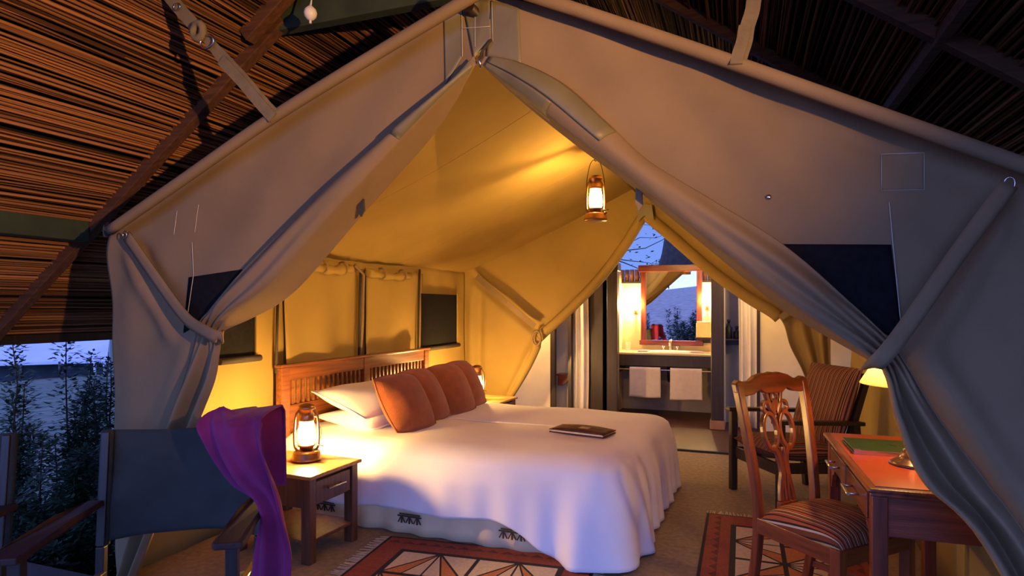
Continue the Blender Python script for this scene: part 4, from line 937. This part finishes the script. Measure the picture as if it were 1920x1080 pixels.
# ================================================================= OUTDOORS
LEAF = tinted('shrub_leaf', (.012, .03, .014), (.05, .10, .055), .55); BARK = M('bark', (.05, .038, .03), .9, .3, 14, bump=.6, bscale=40)
def leafquad(b, p, d, up, L, W, t):
    d = d.normalized(); s = d.cross(up); s = s.normalized() if s.length > 1e-3 else Vector((1, 0, 0)); o = len(b.v)
    b.v += [tuple(p), tuple(p + d * L * .5 + s * W / 2), tuple(p + d * L), tuple(p + d * L * .5 - s * W / 2)]; b.col += [t] * 4; b.f.append([o, o + 1, o + 2, o + 3]); b.sm.append(False); b.mi.append(0)
def shrub(label, base, h, stems, spread, leaves, seed, L=.045, name='garden_shrub', group='upright shrubs beside the veranda'):
    r = random.Random(seed); t = thing(name, label, 'shrub', base, 0, group); fo_ = B(); st = B()
    for s in range(stems):
        a = r.uniform(0, 6.28); q = r.uniform(.1, 1) * spread; x, y = q * math.cos(a), q * math.sin(a); hh = h * (1 if s == 0 else r.uniform(.45, .95))
        if s == 0: x = y = 0
        pts = [Vector((x * (.3 + .7 * k / 5) + r.uniform(-.02, .02), y * (.3 + .7 * k / 5) + r.uniform(-.02, .02), hh * k / 5)) for k in range(6)]
        st.tube(pts, [.012 * (1 - .14 * k) for k in range(6)], 5)
        for k in range(leaves):
            f = r.uniform(.08, 1) ** .8; p = cr_spline(pts, f); an = r.uniform(0, 6.28); rad = r.uniform(.0, .12) * (1.05 - .6 * f) * min(h, 1.3)
            d = Vector((math.cos(an), math.sin(an), r.uniform(-.4, .7))); leafquad(fo_, p + d * rad, d, Vector((r.uniform(-.4, .4), r.uniform(-.4, .4), 1)), L * r.uniform(.6, 1.3), L * .42, r.random())
    fo_.make('foliage', LEAF, t, kind='stuff'); st.make('stem', BARK, t)
def gp(px, cz):
    d = ray(px, HZ); x, y = d.x * cz, d.y * cz; return (x, y, gz(x, y) - .02)
spots = [(28, 4.6, 1.62, 6, 'tall leafy shrub at the left edge of the view'), (128, 4.9, 1.66, 6, 'tallest leafy shrub in front of the distant white tent'), (75, 4.2, .95, 6, 'low bushy shrub between the two tall shrubs'),
         (182, 5.0, 1.22, 4, 'slender shrub right of the tallest shrub'), (205, 5.4, 1.42, 5, 'leafy shrub close to the tent corner'), (160, 4.3, .85, 7, 'low spreading shrub in front of the tent corner'), (108, 4.0, .62, 8, 'lowest dark shrub beside the veranda deck'), (30, 3.9, .60, 8, 'low dark shrub beside the armrest at the left edge'), (190, 4.0, .60, 8, 'low dark shrub behind the olive canvas back')]
for k, (px, cz, h, s, lab) in enumerate(spots): shrub(lab, gp(px, cz), h, s, .22 if h > 1 else .45, 560 if h > 1 else 520, 20 + k, .055)
# distant white tent down the slope
TENTW = M('white_tent_cloth', (.62, .64, .70), .8, .08, .4)
DT = 50.0
def far(px, py, cz=DT): d = ray(px, py); return d * cz + Vector((0, 0, EYE))
ft = thing('distant_tent', 'white roofed tent across the lawn seen past the shrubs', 'tent', far(60, 703)); o0 = Vector(ft.location)
def fl(px, py, cz=DT): return far(px, py, cz) - o0
B().add([fl(-260, 690), fl(200, 676), fl(206, 628, DT + 5), fl(-260, 628, DT + 5), fl(-260, 690, DT + 10), fl(206, 690, DT + 10)], [(0, 1, 2, 3), (3, 2, 5, 4), (1, 5, 2)]).make('roof', TENTW, ft, thick=.08)
B().add([fl(-260, 688), fl(200, 675), fl(200, 680), fl(-260, 694)], [(0, 1, 2, 3)]).make('valance', TENTW, ft, thick=.05)
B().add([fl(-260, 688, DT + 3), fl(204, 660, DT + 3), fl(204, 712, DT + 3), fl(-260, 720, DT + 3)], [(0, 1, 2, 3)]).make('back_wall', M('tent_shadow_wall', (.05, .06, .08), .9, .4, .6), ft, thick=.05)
for px in (-60, 40, 112, 178, 196): B().tube([fl(px, 682 - (px > 100) * 4), fl(px, 706)], .10, 8).make('tent_pole', TENTW if px > 170 else WOODDARK, ft)
# trees behind the bathroom and bushes behind the viewer (seen in the mirror)
def tree(label, base, h, tr_r, crown_r, crown_z, leaves, seed, L=.22, bare=0):
    r = random.Random(seed); t = thing('tree', label, 'tree', base); st = B(); fo_ = B()
    pts = [Vector((r.uniform(-.06, .06) * k, r.uniform(-.06, .06) * k, h * k / 6)) for k in range(7)]; st.tube(pts, [tr_r * (1 - .1 * k) for k in range(7)], 10)
    for k in range(26):
        f = r.uniform(.35, 1); p = cr_spline(pts, f); a = r.uniform(0, 6.28); d = Vector((math.cos(a), math.sin(a), r.uniform(-.1, .7))).normalized(); ln = crown_r * r.uniform(.5, 1.1)
        q = [p + d * ln * j / 5 + Vector((r.uniform(-.1, .1), r.uniform(-.1, .1), r.uniform(-.08, .05) * j)) for j in range(6)]; st.tube(q, [tr_r * .22 * (1 - .17 * j) for j in range(6)], 5)
        for m_ in range(leaves // 26):
            c_ = q[r.randint(2, 5)] + Vector((r.gauss(0, .3), r.gauss(0, .3), r.gauss(0, .25))) * crown_r * .35; an = r.uniform(0, 6.28); leafquad(fo_, c_, Vector((math.cos(an), math.sin(an), r.uniform(-.5, .5))), Vector((r.uniform(-1, 1), r.uniform(-1, 1), 1)), L, L * .5, r.random())
    st.make('trunk', BARK, t); fo_.make('crown', LEAF, t, kind='stuff')
tree('dark tree trunk and crown rising behind the vanity wall', (*[v for v in (WY(1262, 575, 11.5).x, 11.5)], -.45), 5.5, .50, .35, 3, 900, 51, .16)
tree('fine branched tree against the blue sky behind the bathroom', (WY(1120, 575, 17).x, 17, -.45), 5.2, .09, 2.6, 3, 300, 52, .12)
for k, (x, y, h, lab) in enumerate(((-2.5, -9.5, 2.0, 'round bush in the grass behind the viewer, seen in the mirror'), (-1.5, -6.5, 1.6, 'dark bush nearest the veranda steps, seen in the mirror'), (-4.5, -15, 1.9, 'bush farther out on the plain, seen in the mirror'), (-2.0, -20, 2.0, 'farthest bush on the plain, seen in the mirror'))):
    shrub(lab, (x, y, gz(x, y) - .05), h, 14, h * .55, 260, 70 + k, .13, 'bush', 'bushes on the plain')
